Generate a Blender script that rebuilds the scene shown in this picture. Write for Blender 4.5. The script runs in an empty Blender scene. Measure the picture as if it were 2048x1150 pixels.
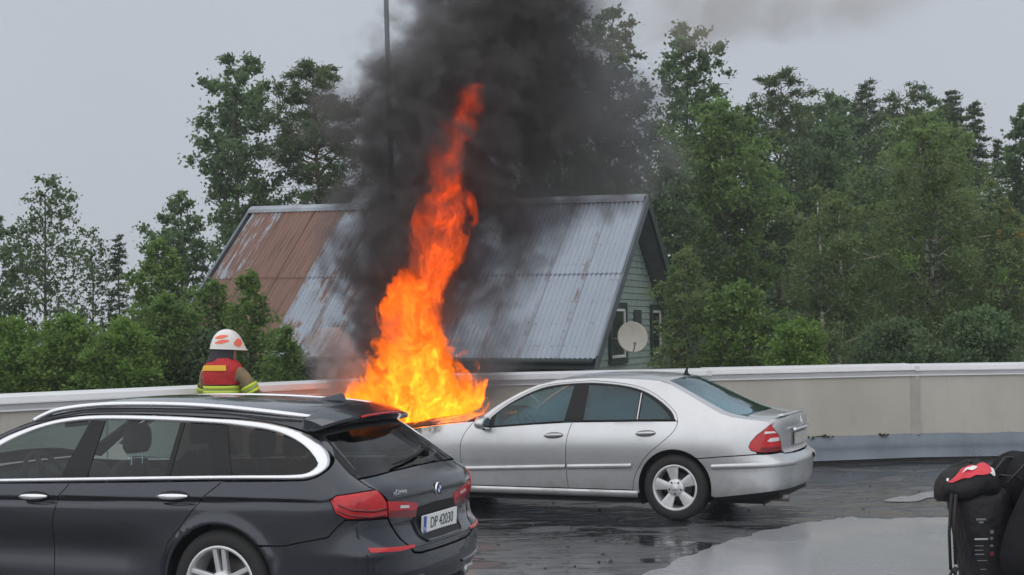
import bpy, bmesh, math, random
import numpy as np
from mathutils import Vector, Matrix

# ------------------------------------------------------------------ camera, world, sun, exposure
SC = bpy.context.scene
COL = SC.collection
FPX = 3000.0                       # focal length in photo pixels (2048 wide)
CAMZ = 1.9
PITCH = math.atan(76/3000)
ROLL = math.radians(0.8)
cam_d = bpy.data.cameras.new('camera'); cam_d.sensor_width = 36.0; cam_d.lens = 36.0*FPX/2048
cam_d.clip_start = 0.1; cam_d.clip_end = 3000
cam = bpy.data.objects.new('camera', cam_d); COL.objects.link(cam); SC.camera = cam
_f = Vector((0, math.cos(PITCH), math.sin(PITCH))); _u = Vector((0, -math.sin(PITCH), math.cos(PITCH))); _r = Vector((1, 0, 0))
CR = math.cos(ROLL)*_r - math.sin(ROLL)*_u; CU = math.sin(ROLL)*_r + math.cos(ROLL)*_u
cam.matrix_world = Matrix(((CR.x, CU.x, -_f.x, 0), (CR.y, CU.y, -_f.y, 0), (CR.z, CU.z, -_f.z, CAMZ), (0, 0, 0, 1)))
def at(px, py, Y):                 # point of the place seen at a photo pixel, Y metres ahead of the camera
    r = _f + CR*((px-1024)/FPX) - CU*((py-575)/FPX)
    return Vector((0, 0, CAMZ)) + r*(Y/r.y)

W = bpy.data.worlds.new('World'); SC.world = W; W.use_nodes = True
wn = W.node_tree.nodes; wl = W.node_tree.links; wn.clear()
SUN_EL, SUN_AZ = math.radians(58), math.radians(205)
sky = wn.new('ShaderNodeTexSky'); sky.sky_type = 'NISHITA'; sky.sun_disc = False
sky.sun_elevation = SUN_EL; sky.sun_rotation = SUN_AZ; sky.dust_density = 4; sky.air_density = 1.0
bg1 = wn.new('ShaderNodeBackground'); bg1.inputs[1].default_value = 0.05
wl.new(sky.outputs[0], bg1.inputs[0])
tc = wn.new('ShaderNodeTexCoord'); nz = wn.new('ShaderNodeTexNoise'); nz.inputs['Scale'].default_value = 2.2; nz.inputs['Detail'].default_value = 4
wl.new(tc.outputs['Generated'], nz.inputs['Vector'])
cr = wn.new('ShaderNodeValToRGB'); cr.color_ramp.elements[0].position = .25; cr.color_ramp.elements[1].position = .8
cr.color_ramp.elements[0].color = (.358, .388, .432, 1); cr.color_ramp.elements[1].color = (.396, .425, .470, 1)
wl.new(nz.outputs[0], cr.inputs[0])
bg2 = wn.new('ShaderNodeBackground'); bg2.inputs[1].default_value = 1.0; wl.new(cr.outputs[0], bg2.inputs[0])
mixw = wn.new('ShaderNodeMixShader'); mixw.inputs[0].default_value = .93
wl.new(bg1.outputs[0], mixw.inputs[1]); wl.new(bg2.outputs[0], mixw.inputs[2])
wo = wn.new('ShaderNodeOutputWorld'); wl.new(mixw.outputs[0], wo.inputs[0])

sun_d = bpy.data.lights.new('sun', 'SUN'); sun_d.energy = 1.5; sun_d.angle = math.radians(150); sun_d.color = (1, .97, .93)
sun = bpy.data.objects.new('sun', sun_d); COL.objects.link(sun)
sdir = Vector((math.sin(SUN_AZ)*math.cos(SUN_EL), math.cos(SUN_AZ)*math.cos(SUN_EL), math.sin(SUN_EL)))
sun.rotation_euler = sdir.to_track_quat('Z', 'Y').to_euler()
SC.view_settings.view_transform = 'Standard'; SC.view_settings.look = 'None'
SC.view_settings.exposure = 0.5; SC.view_settings.gamma = 1.0; SC.view_settings.use_curve_mapping = False
SC.render.engine = 'CYCLES'
SC.cycles.use_denoising = True
SC.cycles.max_bounces = 6; SC.cycles.transparent_max_bounces = 14; SC.cycles.volume_bounces = 0
SC.cycles.volume_max_steps = 160

# ------------------------------------------------------------------ helpers
rnd = random.Random(7)
def tag(o, label=None, cat=None, group=None, kind=None):
    if label: o['label'] = label
    if cat: o['category'] = cat
    if group: o['group'] = group
    if kind: o['kind'] = kind
    return o
def empty(name, loc=(0, 0, 0), rz=0, label=None, cat=None, group=None):
    o = bpy.data.objects.new(name, None); COL.objects.link(o); o.location = loc; o.rotation_euler = (0, 0, rz)
    o.empty_display_size = .1
    return tag(o, label, cat, group)
def obj(name, me, mat=None, parent=None, smooth=None):
    if isinstance(me, tuple):
        m = bpy.data.meshes.new(name); m.from_pydata([tuple(map(float, v)) for v in me[0]], [], [tuple(map(int, f)) for f in me[1]]); me = m
        me.update()
    elif isinstance(me, bmesh.types.BMesh):
        m = bpy.data.meshes.new(name); me.to_mesh(m); me.free(); me = m
    o = bpy.data.objects.new(name, me); COL.objects.link(o)
    if mat and not me.materials: me.materials.append(mat)
    if parent: o.parent = parent
    if smooth is not None:
        me.polygons.foreach_set('use_smooth', [bool(smooth)]*len(me.polygons))
    return o
class MB:                           # collects shapes into one mesh
    def __init__(s): s.v = []; s.f = []
    def add(s, v, f):
        n = len(s.v); s.v += [tuple(p) for p in v]; s.f += [tuple(i+n for i in q) for q in f]; return s
    def box(s, lo, hi, M=None):
        x0, y0, z0 = lo; x1, y1, z1 = hi
        v = [Vector(p) for p in ((x0,y0,z0),(x1,y0,z0),(x1,y1,z0),(x0,y1,z0),(x0,y0,z1),(x1,y0,z1),(x1,y1,z1),(x0,y1,z1))]
        if M: v = [M @ p for p in v]
        return s.add(v, [(0,3,2,1),(4,5,6,7),(0,1,5,4),(1,2,6,5),(2,3,7,6),(3,0,4,7)])
    def tube(s, pts, r, n=8, cap=True, sq=1.0):
        pts = [Vector(p) for p in pts]; k = len(pts); rs = r if hasattr(r, '__len__') else [r]*k
        V = []; up = None
        for i, p in enumerate(pts):
            t = (pts[min(i+1, k-1)]-pts[max(i-1, 0)]).normalized()
            if up is None: up = Vector((0, 0, 1)) if abs(t.z) < .9 else Vector((1, 0, 0))
            a = t.cross(up).normalized(); b = a.cross(t).normalized(); up = b
            for j in range(n):
                th = 2*math.pi*j/n; V.append(p+a*math.cos(th)*rs[i]+b*math.sin(th)*rs[i]*sq)
        F = [(i*n+j, i*n+(j+1) % n, (i+1)*n+(j+1) % n, (i+1)*n+j) for i in range(k-1) for j in range(n)]
        if cap: F += [tuple(range(n))[::-1], tuple((k-1)*n+j for j in range(n))]
        return s.add(V, F)
    def loft(s, rings, cap=True, close=True):
        n = len(rings[0]); V = [p for r in rings for p in r]
        F = [(i*n+j, i*n+(j+1) % n, (i+1)*n+(j+1) % n, (i+1)*n+j) for i in range(len(rings)-1) for j in range(n if close else n-1)]
        if cap and close: F += [tuple(range(n))[::-1], tuple((len(rings)-1)*n+j for j in range(n))]
        return s.add(V, F)
    def lathe(s, prof, n=32, M=None):  # prof (r, h) turned round local y axis
        rings = []
        for r, h in prof:
            ring = [Vector((r*math.cos(2*math.pi*j/n), h, r*math.sin(2*math.pi*j/n))) for j in range(n)]
            rings.append([M @ p for p in ring] if M else ring)
        return s.loft(rings, cap=False)
    def build(s, name, mat, parent=None, smooth=False, bevel=0):
        o = obj(name, (s.v, s.f), mat, parent, smooth)
        bm = bmesh.new(); bm.from_mesh(o.data); bmesh.ops.recalc_face_normals(bm, faces=bm.faces)
        if bevel: bmesh.ops.bevel(bm, geom=bm.edges[:]+bm.verts[:], offset=bevel, segments=2, affect='EDGES', profile=.6)
        bm.to_mesh(o.data); bm.free()
        if smooth == 'auto': set_auto(o)
        return o
def set_auto(o, ang=35):
    me = o.data; me.polygons.foreach_set('use_smooth', [True]*len(me.polygons))
    bm = bmesh.new(); bm.from_mesh(me)
    for e in bm.edges:
        if len(e.link_faces) == 2 and e.calc_face_angle(0) > math.radians(ang): e.smooth = False
    bm.to_mesh(me); bm.free()
def crv(pts, n=8, closed=False):    # Catmull-Rom through 2-D/3-D points
    P = np.array(pts, float); k = len(P); out = []
    for i in range(k if closed else k-1):
        p0 = P[(i-1) % k] if closed or i > 0 else 2*P[0]-P[1]; p1 = P[i % k]; p2 = P[(i+1) % k]
        p3 = P[(i+2) % k] if closed or i < k-2 else 2*P[-1]-P[-2]
        for j in range(n):
            t = j/n
            out.append(.5*((2*p1)+(-p0+p2)*t+(2*p0-5*p1+4*p2-p3)*t*t+(-p0+3*p1-3*p2+p3)*t**3))
    if not closed: out.append(P[-1])
    return np.array(out)
def copy_tree(o, parent=None):
    c = o.copy(); COL.objects.link(c); c.parent = parent
    for ch in o.children: copy_tree(ch, c)
    return c

# materials -----------------------------------------------------------------
MT = {}
def mat(name, base=(.5, .5, .5), rough=.5, metal=0, coat=0, spec=None, var=0, vscale=6, bump=0, bscale=40, rvar=0, emit=None):
    if name in MT: return MT[name]
    m = bpy.data.materials.new(name); m.use_nodes = True; nt = m.node_tree; b = nt.nodes['Principled BSDF']
    b.inputs['Base Color'].default_value = (*base, 1); b.inputs['Roughness'].default_value = rough; b.inputs['Metallic'].default_value = metal
    b.inputs['Coat Weight'].default_value = coat; b.inputs['Coat Roughness'].default_value = .05
    if spec is not None: b.inputs['Specular IOR Level'].default_value = spec
    if var or bump or rvar:
        t = nt.nodes.new('ShaderNodeTexCoord')
    if var or rvar:
        n = nt.nodes.new('ShaderNodeTexNoise'); n.inputs['Scale'].default_value = vscale; n.inputs['Detail'].default_value = 6; n.inputs['Roughness'].default_value = .65
        nt.links.new(t.outputs['Object'], n.inputs['Vector'])
    if var:
        h = nt.nodes.new('ShaderNodeMapRange'); h.inputs[1].default_value = .3; h.inputs[2].default_value = .7; h.inputs[3].default_value = 1-var; h.inputs[4].default_value = 1+var
        nt.links.new(n.outputs[0], h.inputs[0])
        mx = nt.nodes.new('ShaderNodeVectorMath'); mx.operation = 'SCALE'; mx.inputs[0].default_value = base
        nt.links.new(h.outputs[0], mx.inputs['Scale']); nt.links.new(mx.outputs[0], b.inputs['Base Color'])
    if rvar:
        h2 = nt.nodes.new('ShaderNodeMapRange'); h2.inputs[1].default_value = .3; h2.inputs[2].default_value = .7; h2.inputs[3].default_value = max(.02, rough-rvar); h2.inputs[4].default_value = min(1, rough+rvar)
        nt.links.new(n.outputs[0], h2.inputs[0]); nt.links.new(h2.outputs[0], b.inputs['Roughness'])
    if bump:
        n2 = nt.nodes.new('ShaderNodeTexNoise'); n2.inputs['Scale'].default_value = bscale; n2.inputs['Detail'].default_value = 5
        nt.links.new(t.outputs['Object'], n2.inputs['Vector'])
        bp = nt.nodes.new('ShaderNodeBump'); bp.inputs['Strength'].default_value = bump; bp.inputs['Distance'].default_value = .02
        nt.links.new(n2.outputs[0], bp.inputs['Height']); nt.links.new(bp.outputs[0], b.inputs['Normal'])
    if emit:
        b.inputs['Emission Color'].default_value = (*emit[:3], 1); b.inputs['Emission Strength'].default_value = emit[3]
    MT[name] = m; return m
IORS = {'rear_glass': 2.1, 'teal_glass': 1.6}
def glass(name, tint, refl=1.0, rough=.02):
    if name in MT: return MT[name]
    m = bpy.data.materials.new(name); m.use_nodes = True; nt = m.node_tree; nt.nodes.clear()
    o = nt.nodes.new('ShaderNodeOutputMaterial'); mx = nt.nodes.new('ShaderNodeMixShader'); tr = nt.nodes.new('ShaderNodeBsdfTransparent'); gl = nt.nodes.new('ShaderNodeBsdfGlossy')
    tr.inputs[0].default_value = (*tint, 1); gl.inputs['Roughness'].default_value = rough; gl.inputs['Color'].default_value = (*(refl if hasattr(refl, '__len__') else (refl,)*3), 1)
    fr = nt.nodes.new('ShaderNodeFresnel'); ior = IORS.get(name, 1.45)   # both faces of the pane together
    ge = nt.nodes.new('ShaderNodeNewGeometry'); iv = nt.nodes.new('ShaderNodeMath'); iv.operation = 'MULTIPLY_ADD'   # same reflectance from both sides of a thin pane
    iv.inputs[1].default_value = 1/ior-ior; iv.inputs[2].default_value = ior
    nt.links.new(ge.outputs['Backfacing'], iv.inputs[0])
    nt.links.new(iv.outputs[0], fr.inputs[0])
    nt.links.new(fr.outputs[0], mx.inputs[0]); nt.links.new(tr.outputs[0], mx.inputs[1]); nt.links.new(gl.outputs[0], mx.inputs[2]); nt.links.new(mx.outputs[0], o.inputs[0])
    MT[name] = m; return m
class NT:                           # tiny node-graph helper
    def __init__(s, m): s.nt = m.node_tree; s.b = s.nt.nodes.get('Principled BSDF')
    def n(s, t, **k):
        x = s.nt.nodes.new('ShaderNode'+t)
        for a, v in k.items():
            if a.startswith('i_'):
                a = a[2:]; x.inputs[int(a) if a.isdigit() else a.replace('_', ' ')].default_value = v
            else: setattr(x, a, v)
        return x
    def l(s, a, b): s.nt.links.new(a, b)
    def math(s, op, a, b=None, c=None, clamp=False):
        x = s.n('Math', operation=op); x.use_clamp = clamp
        for i, v in enumerate((a, b, c)):
            if v is None: continue
            if isinstance(v, (int, float)): x.inputs[i].default_value = v
            else: s.l(v, x.inputs[i])
        return x.outputs[0]
    def ramp(s, fac, stops, interp='LINEAR'):
        x = s.n('ValToRGB'); e = x.color_ramp.elements; x.color_ramp.interpolation = interp
        while len(e) < len(stops): e.new(.5)
        for q, (p, c) in zip(e, stops): q.position = p; q.color = (*c, 1) if hasattr(c, '__len__') else (c, c, c, 1)
        s.l(fac, x.inputs[0]); return x.outputs[0]
    def noise(s, vec, scale, detail=5, rough=.6, dist=0):
        x = s.n('TexNoise'); x.inputs['Scale'].default_value = scale; x.inputs['Detail'].default_value = detail; x.inputs['Roughness'].default_value = rough; x.inputs['Distortion'].default_value = dist
        s.l(vec, x.inputs['Vector']); return x.outputs[0]
    def mapping(s, vec, scale=(1, 1, 1), loc=(0, 0, 0)):
        x = s.n('Mapping'); x.inputs['Scale'].default_value = scale; x.inputs['Location'].default_value = loc; s.l(vec, x.inputs[0]); return x.outputs[0]
    def coord(s, w='Object'): return s.n('TexCoord').outputs[w]
    def mix(s, fac, a, b):
        x = s.n('Mix', data_type='RGBA')
        for i, v in ((0, fac), (6, a), (7, b)):
            if isinstance(v, (int, float)): x.inputs[i].default_value = v
            elif isinstance(v, tuple): x.inputs[i].default_value = (*v, 1)
            else: s.l(v, x.inputs[i])
        return x.outputs[2]
    def smooth(s, v, a, b, lo=0., hi=1.):
        x = s.n('MapRange', interpolation_type='SMOOTHSTEP'); s.l(v, x.inputs[0])
        for i, q in ((1, a), (2, b), (3, lo), (4, hi)): x.inputs[i].default_value = q
        return x.outputs[0]
def newmat(name):
    m = bpy.data.materials.new(name); m.use_nodes = True; MT[name] = m; return m, NT(m)

# ------------------------------------------------------------------ ground of the place
def make_asphalt():
    m, N = newmat('wet_asphalt'); co = N.coord(); b = N.b
    big = N.noise(N.mapping(co, (.8, 1.5, 1)), 1.0, 7, .62, .4)
    wet = N.smooth(big, .42, .50)                                       # standing water against damp tar
    fine = N.noise(co, 70, 4, .7); mid = N.noise(N.mapping(co, (1.2, 2.4, 1)), 2.2, 5, .65)
    col = N.mix(wet, (.085, .087, .092), (.022, .023, .026))
    col = N.mix(N.math('MULTIPLY', N.smooth(fine, .5, .75), .5), col, (.13, .13, .133))
    col = N.mix(N.math('MULTIPLY', N.smooth(mid, .60, .72), .35), col, (.22, .225, .23))
    N.l(col, b.inputs['Base Color'])
    N.l(N.smooth(wet, 0, 1, .17, .025), b.inputs['Roughness'])
    b.inputs['Specular IOR Level'].default_value = .75
    rip = N.noise(N.mapping(co, (2.6, 9, 1)), 1.0, 3, .55, .8); rip2 = N.noise(N.mapping(co, (12, 30, 1)), 1.0, 2, .5, .5); grit = N.noise(co, 120, 3, .7); lump = N.noise(N.mapping(co, (6, 14, 1)), 1.0, 4, .6)
    calm = N.math('ADD', N.math('MULTIPLY', rip, .16), N.math('MULTIPLY', rip2, .016))
    damp = N.math('ADD', N.math('MULTIPLY', lump, .45), N.math('MULTIPLY', grit, .10))
    hm = N.n('Mix', data_type='FLOAT'); N.l(wet, hm.inputs[0]); N.l(damp, hm.inputs[2]); N.l(calm, hm.inputs[3]); hgt = hm.outputs[0]
    bp = N.n('Bump'); bp.inputs['Strength'].default_value = .75; bp.inputs['Distance'].default_value = .05
    N.l(hgt, bp.inputs['Height']); N.l(bp.outputs[0], b.inputs['Normal'])
    return m
def make_concrete():
    m, N = newmat('wet_concrete'); co = N.coord(); b = N.b
    n1 = N.noise(co, 1.3, 6, .6); n2 = N.noise(co, 45, 4, .7)
    col = N.mix(N.smooth(n1, .35, .7), (.24, .25, .265), (.33, .34, .355))
    col = N.mix(N.math('MULTIPLY', n2, .25), col, (.20, .205, .215))
    N.l(col, b.inputs['Base Color']); N.l(N.smooth(n1, .35, .65, .30, .12), b.inputs['Roughness'])
    bp = N.n('Bump'); bp.inputs['Strength'].default_value = .12; bp.inputs['Distance'].default_value = .02
    N.l(N.noise(N.mapping(co, (2, 3, 1)), 1.5, 4, .5), bp.inputs['Height']); N.l(bp.outputs[0], b.inputs['Normal'])
    return m
M_ASPH = make_asphalt(); M_CONC = make_concrete()
WALL = [(-16.0, 2.95), (-.40, 18.80), (5.45, 20.25), (30.0, 20.6)]      # inner foot line of the parapet
deck = MB().add([(-16, 2.95, 0), (-16, -12, 0), (30, -12, 0), (30, 20.6, 0), (5.45, 20.25, 0), (-.4, 18.8, 0)], [(0, 1, 2, 3, 4, 5)])
tag(deck.build('parking_deck', M_ASPH), kind='structure')
def gnd(px, py):
    p = at(px, py, 10); d = p-Vector((0, 0, CAMZ)); return Vector((0, 0, CAMZ)) + d*(-CAMZ/d.z)
slab_px = [(1235, 1185), (1290, 1151), (1370, 1117), (1450, 1087), (1530, 1064), (1610, 1049), (1690, 1038), (1712, 1037), (1760, 1040), (1880, 1036), (2010, 1035), (2200, 1033)]
P = [gnd(*p) for p in slab_px]; P = [Vector(p) for p in crv([(p.x, p.y) for p in P], 7)]
P = [(p.x+rnd.uniform(-.03, .03), p.y+rnd.uniform(-.06, .06)) for p in P] + [(14, P[-1].y), (14, -11), (P[0].x-.6, -11)]
n = len(P)
sl = MB().add([(x, y, .012) for x, y in P]+[(x, y, .001) for x, y in P], [tuple(range(n))]+[(i, (i+1) % n, n+(i+1) % n, n+i) for i in range(n)])
tag(sl.build('concrete_slab', M_CONC), kind='structure')
p2_px = [(1768, 1003), (1800, 994), (1822, 993), (1850, 985), (1890, 983), (1925, 978), (1990, 980), (2040, 977), (1985, 987), (1930, 989), (1905, 997), (1860, 996), (1830, 1004)]
P = [gnd(*p) for p in p2_px]; P = crv([(p.x, p.y) for p in P], 4, True); n = len(P)
tag(MB().add([(x, y, .006) for x, y in P], [tuple(range(n))]).build('concrete_patch', M_CONC), kind='structure')

m, N = newmat('rough_grass'); co = N.coord()
N.l(N.mix(N.noise(co, .6, 6, .7), (.025, .045, .014), (.06, .085, .025)), N.b.inputs['Base Color']); N.b.inputs['Roughness'].default_value = .9
gr = MB().add([(-320, -60, -3.2), (320, -60, -3.2), (320, 520, -3.2), (-320, 520, -3.2)], [(0, 1, 2, 3)])
tag(gr.build('ground', m), kind='structure')

# ------------------------------------------------------------------ parapet wall round the deck
def make_wallmat():
    m, N = newmat('beige_panel'); co = N.coord(); b = N.b
    n1 = N.noise(N.mapping(co, (.7, .7, .5)), 1.2, 6, .6); n2 = N.noise(N.mapping(co, (6, 6, .8)), 1.5, 5, .6); n3 = N.noise(co, 5.5, 5, .75)
    col = N.mix(N.smooth(n1, .3, .7), (.41, .39, .34), (.49, .47, .42))
    col = N.mix(N.math('MULTIPLY', N.smooth(n2, .54, .74), .26), col, (.22, .21, .185))
    col = N.mix(N.math('MULTIPLY', N.smooth(n3, .66, .75), .45), col, (.15, .145, .125))
    N.l(col, b.inputs['Base Color']); b.inputs['Roughness'].default_value = .55
    return m
M_WALL = make_wallmat()
M_COP = mat('coping_metal', (.72, .73, .75), .35, .0, var=.06, vscale=2)
M_FASC = mat('coping_fascia', (.42, .42, .44), .4, var=.08, vscale=3)
M_FLASH = mat('flashing_metal', (.135, .16, .19), .35, .3, var=.28, vscale=1.6, rvar=.12)
M_BLACK = mat('black_gap', (.012, .012, .013), .6)
WROOT = empty('parapet_wall', (0, 18, 0), 0, 'beige panelled parapet wall with pale metal coping around the parking deck', 'wall')
WROOT.location = (0, 0, 0)
def wall_run(a, b, lens, zt):
    a = Vector((*a, 0)); b = Vector((*b, 0)); d = (b-a).normalized(); nrm = Vector((d.y, -d.x, 0)); L = (b-a).length   # nrm faces the deck
    M = Matrix(((d.x, -nrm.x, 0, a.x), (d.y, -nrm.y, 0, a.y), (0, 0, 1, 0), (0, 0, 0, 1)))      # local x along, y outwards, z up
    x = 0; i = 0
    while x < L-.01:
        w = min(lens[i % len(lens)], L-x); g = .006; i += 1
        dy = .006*((i*7) % 3-1)
        MB().box((x+g, dy, .02), (x+w-g, .24, zt-.10), M).build('wall_panel', M_WALL, WROOT)
        MB().box((x+w-.05, .03, .1), (x+w+.05, .2, zt-.12), M).build('joint_backing', M_BLACK, WROOT)
        x += w
    x = 0; i = 0
    while x < L-.01:                 # coping lengths: sloped cap over a set-back fascia with a lip
        w = min(3.05, L-x); e = .004*(i % 2); dz = .004*((i*5) % 3); i += 1
        prof = [(-.035, zt-.075), (-.035, zt-.062), (-.02, zt-.008), (.02, zt), (.34, zt+.012), (.36, zt-.06), (.34, zt-.075)]
        c0 = MB().loft([[M @ Vector((xx, y, z+dz)) for y, z in prof] for xx in (x+.002, x+w-.002)]).build('coping', M_COP, WROOT)
        MB().box((x+.002, -.022, zt-.128), (x+w-.002, -.002, zt-.074), M).build('fascia', M_FASC, c0)
        MB().box((x+.002, -.032, zt-.142), (x+w-.002, -.004, zt-.127), M).build('lip', M_COP, c0)
        MB().box((x+w-.05, -.04, zt-.078), (x+w+.01, -.034, zt-.01), M).build('joint_cover', M_COP, c0)
        x += w
    x = 0; i = 0
    rr = random.Random(int(L*100))
    while x < L-.01:                 # flashing sheets at the foot, bent a little differently each
        w = min(2.0+.3*(i % 2), L-x); i += 1; k = 9; V = []
        for j in range(k):
            xx = x+w*j/(k-1)*.998+.002; q = rr.uniform(-.006, .006); zz = .37+rr.uniform(-.008, .008)
            V += [M @ Vector((xx, -.005, zz)), M @ Vector((xx, -.018+q*.3, zz-.004)), M @ Vector((xx, -.02+q, .2)), M @ Vector((xx, -.028+q, .075+rr.uniform(-.006, .006))), M @ Vector((xx, -.05+q, .055))]
        F = [(j*5+t, j*5+t+1, j*5+t+6, j*5+t+5) for j in range(k-1) for t in range(4)]
        MB().add(V, F).build('flashing', M_FLASH, WROOT, True)
        x += w
    MB().box((0, -.012, 0), (L, 0, .09), M).build('wall_foot', M_BLACK, WROOT)
wall_run(WALL[0], WALL[1], [3.4], 1.29)
wall_run(WALL[1], WALL[2], [6.03], 1.29)
wall_run(WALL[2], WALL[3], [5.2], 1.29)
# corner post where the wall turns
p = Vector((*WALL[2], 0))
MB().box((p.x-.11, p.y-.03, .36), (p.x+.02, p.y+.05, 1.16)).build('corner_cover', mat('beige_cover', (.36, .345, .31), .5, var=.1, vscale=4), WROOT)
# grit and scraps lying on the deck, moss along the top of the flashing
def scraps(name, label, cat, pts, r0, r1, m, seed, flat=.45):
    rg = np.random.default_rng(seed); b = MB()
    for p in pts:
        r = rg.uniform(r0, r1); k = 5; a0 = rg.uniform(0, 6); ring = [(p[0]+r*rg.uniform(.6, 1.2)*math.cos(a0+6.283*i/k), p[1]+r*rg.uniform(.6, 1.2)*math.sin(a0+6.283*i/k), p[2]+r*flat*.3) for i in range(k)]
        b.add([(x, y, p[2]) for x, y, z in ring]+[(p[0]+(x-p[0])*.6, p[1]+(y-p[1])*.6, p[2]+r*flat) for x, y, z in ring], [(i, (i+1) % k, k+(i+1) % k, k+i) for i in range(k)]+[tuple(range(k, 2*k))])
    return tag(b.build(name, m), label, cat, kind='stuff')
rg = np.random.default_rng(5)
pts = [(x, y, .013 if (x > .5 and y < 9.5) else .001) for x, y in zip(rg.uniform(-1, 6.5, 260), rg.uniform(8, 19, 260)) if y < 18.3+.2*x]
scraps('grit', 'dark grit and scraps scattered on the wet deck', 'grit', pts, .006, .022, mat('grit_dark', (.03, .028, .025), .8), 6)
A, B = Vector((*WALL[1], 0)), Vector((*WALL[2], 0)); pts = []
for c in rg.uniform(.6, .98, 7):
    q = A+(B-A)*float(c)
    for k in range(rg.integers(2, 7)): pts.append((q.x+rg.normal()*.05, q.y-.02+(.24*rg.normal()*.02), .362+abs(rg.normal())*.008))
scraps('moss', 'moss tufts along the top edge of the grey flashing', 'moss', pts, .012, .028, mat('moss_green', (.045, .05, .02), .95), 8, .8)
# ------------------------------------------------------------------ cars
def dens(poly, step, closed=True):
    P = np.array(poly, float); out = []
    for i in range(len(P) if closed else len(P)-1):
        a, b = P[i], P[(i+1) % len(P)]; k = max(1, int(math.ceil(np.linalg.norm(b-a)/step)))
        out += [a+(b-a)*j/k for j in range(k)]
    if not closed: out.append(P[-1])
    return np.array(out)
def inset(P, d):
    if not d: return P
    a = .5*np.sum(P[:, 0]*np.roll(P[:, 1], -1)-np.roll(P[:, 0], -1)*P[:, 1]); sg = 1 if a > 0 else -1
    e1 = P-np.roll(P, 1, 0); e2 = np.roll(P, -1, 0)-P
    def nn(e): return np.stack([-e[:, 1], e[:, 0]], 1)/np.maximum(np.linalg.norm(e, axis=1), 1e-9)[:, None]
    m = nn(e1)+nn(e2); l = np.maximum(np.linalg.norm(m, axis=1), .5)
    return P+sg*d*2*m/(l**2)[:, None]*1.0
class Tab:                          # smooth table
    def __init__(s, pts, n=10):
        P = sorted(pts); c = crv(P, n); s.x = np.maximum.accumulate(c[:, 0]); s.y = c[:, 1]
    def __call__(s, x): return np.interp(x, s.x, s.y)
class Shell:
    """car skin: S(u, z) walks round the car at height z from the rear centre, T(x, v) is the top from rail to rail"""
    def __init__(s, plan, Wz, dxr, dxf, rail, cz, kr=1.2, kf=.7, crown=2.4, feat=None):
        c = crv(plan, 14); s.px = c[:, 0]; s.py = np.clip(c[:, 1], 0, 1.02)
        d = np.hypot(np.diff(s.px), np.diff(s.py)*.9); s.u = np.concatenate([[0], np.cumsum(d)]); s.L = s.u[-1]
        s.W = Tab(Wz); s.dxr = Tab(dxr); s.dxf = Tab(dxf); s.rail = Tab(rail, 6); s.cz = Tab(cz, 6); s.crown = crown; s.feat = feat
        x0, x1 = s.px.min(), s.px.max()
        def sm(t): t = np.clip(t, 0, 1); return t*t*(3-2*t)
        s.kr = 1-sm((s.px-x0)/kr); s.kf = sm((s.px-(x1-kf))/kf)
    def S(s, u, z):
        u = np.asarray(u, float); z = np.asarray(z, float); a = np.abs(u)
        x = np.interp(a, s.u, s.px)+np.interp(a, s.u, s.kr)*s.dxr(z)+np.interp(a, s.u, s.kf)*s.dxf(z)
        y = np.interp(a, s.u, s.py)*s.W(z)
        if s.feat is not None: y = y+s.feat(x, z)*np.clip(np.interp(a, s.u, s.py)*6-5, 0, 1)
        return np.stack([x, y*np.where(u < 0, -1, 1), z+0*u], -1)
    def us(s, x, z):                # side point -> u
        xs = s.px+s.kr*float(s.dxr(z))+s.kf*float(s.dxf(z)); return float(np.interp(x, np.maximum.accumulate(xs), s.u))
    def ur(s, y, z):                # rear point -> u
        h = len(s.u)//2; return float(np.sign(y)*np.interp(abs(y)/float(s.W(z)), s.py[:h], s.u[:h])) if y else 0.
    def uf(s, y, z):                # front point -> u
        h = len(s.u)//2; return float(np.interp(abs(y)/float(s.W(z)), s.py[h:][::-1], s.u[h:][::-1]))
    def sp(s, pts): return [(s.us(x, z), z) for x, z in pts]
    def rp(s, pts): return [(s.ur(y, z), z) for y, z in pts]
    def fp(s, pts): return [(s.uf(y, z), z) for y, z in pts]
    def T(s, x, v):
        x = np.asarray(x, float); v = np.asarray(v, float); zr = s.rail(x)
        xx = x.ravel(); zz = zr.ravel(); Y = np.empty_like(xx)
        xs0 = s.px; 
        for i in range(len(xx)):
            xs = s.px+s.kr*float(s.dxr(zz[i]))+s.kf*float(s.dxf(zz[i]))
            uu = np.interp(xx[i], np.maximum.accumulate(xs), s.u); Y[i] = np.interp(uu, s.u, s.py)
        Y = Y.reshape(x.shape)*s.W(zr)
        z = zr+(s.cz(x)-zr)*(1-np.abs(v)**s.crown)
        return np.stack([x, v*Y, z], -1)
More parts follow.
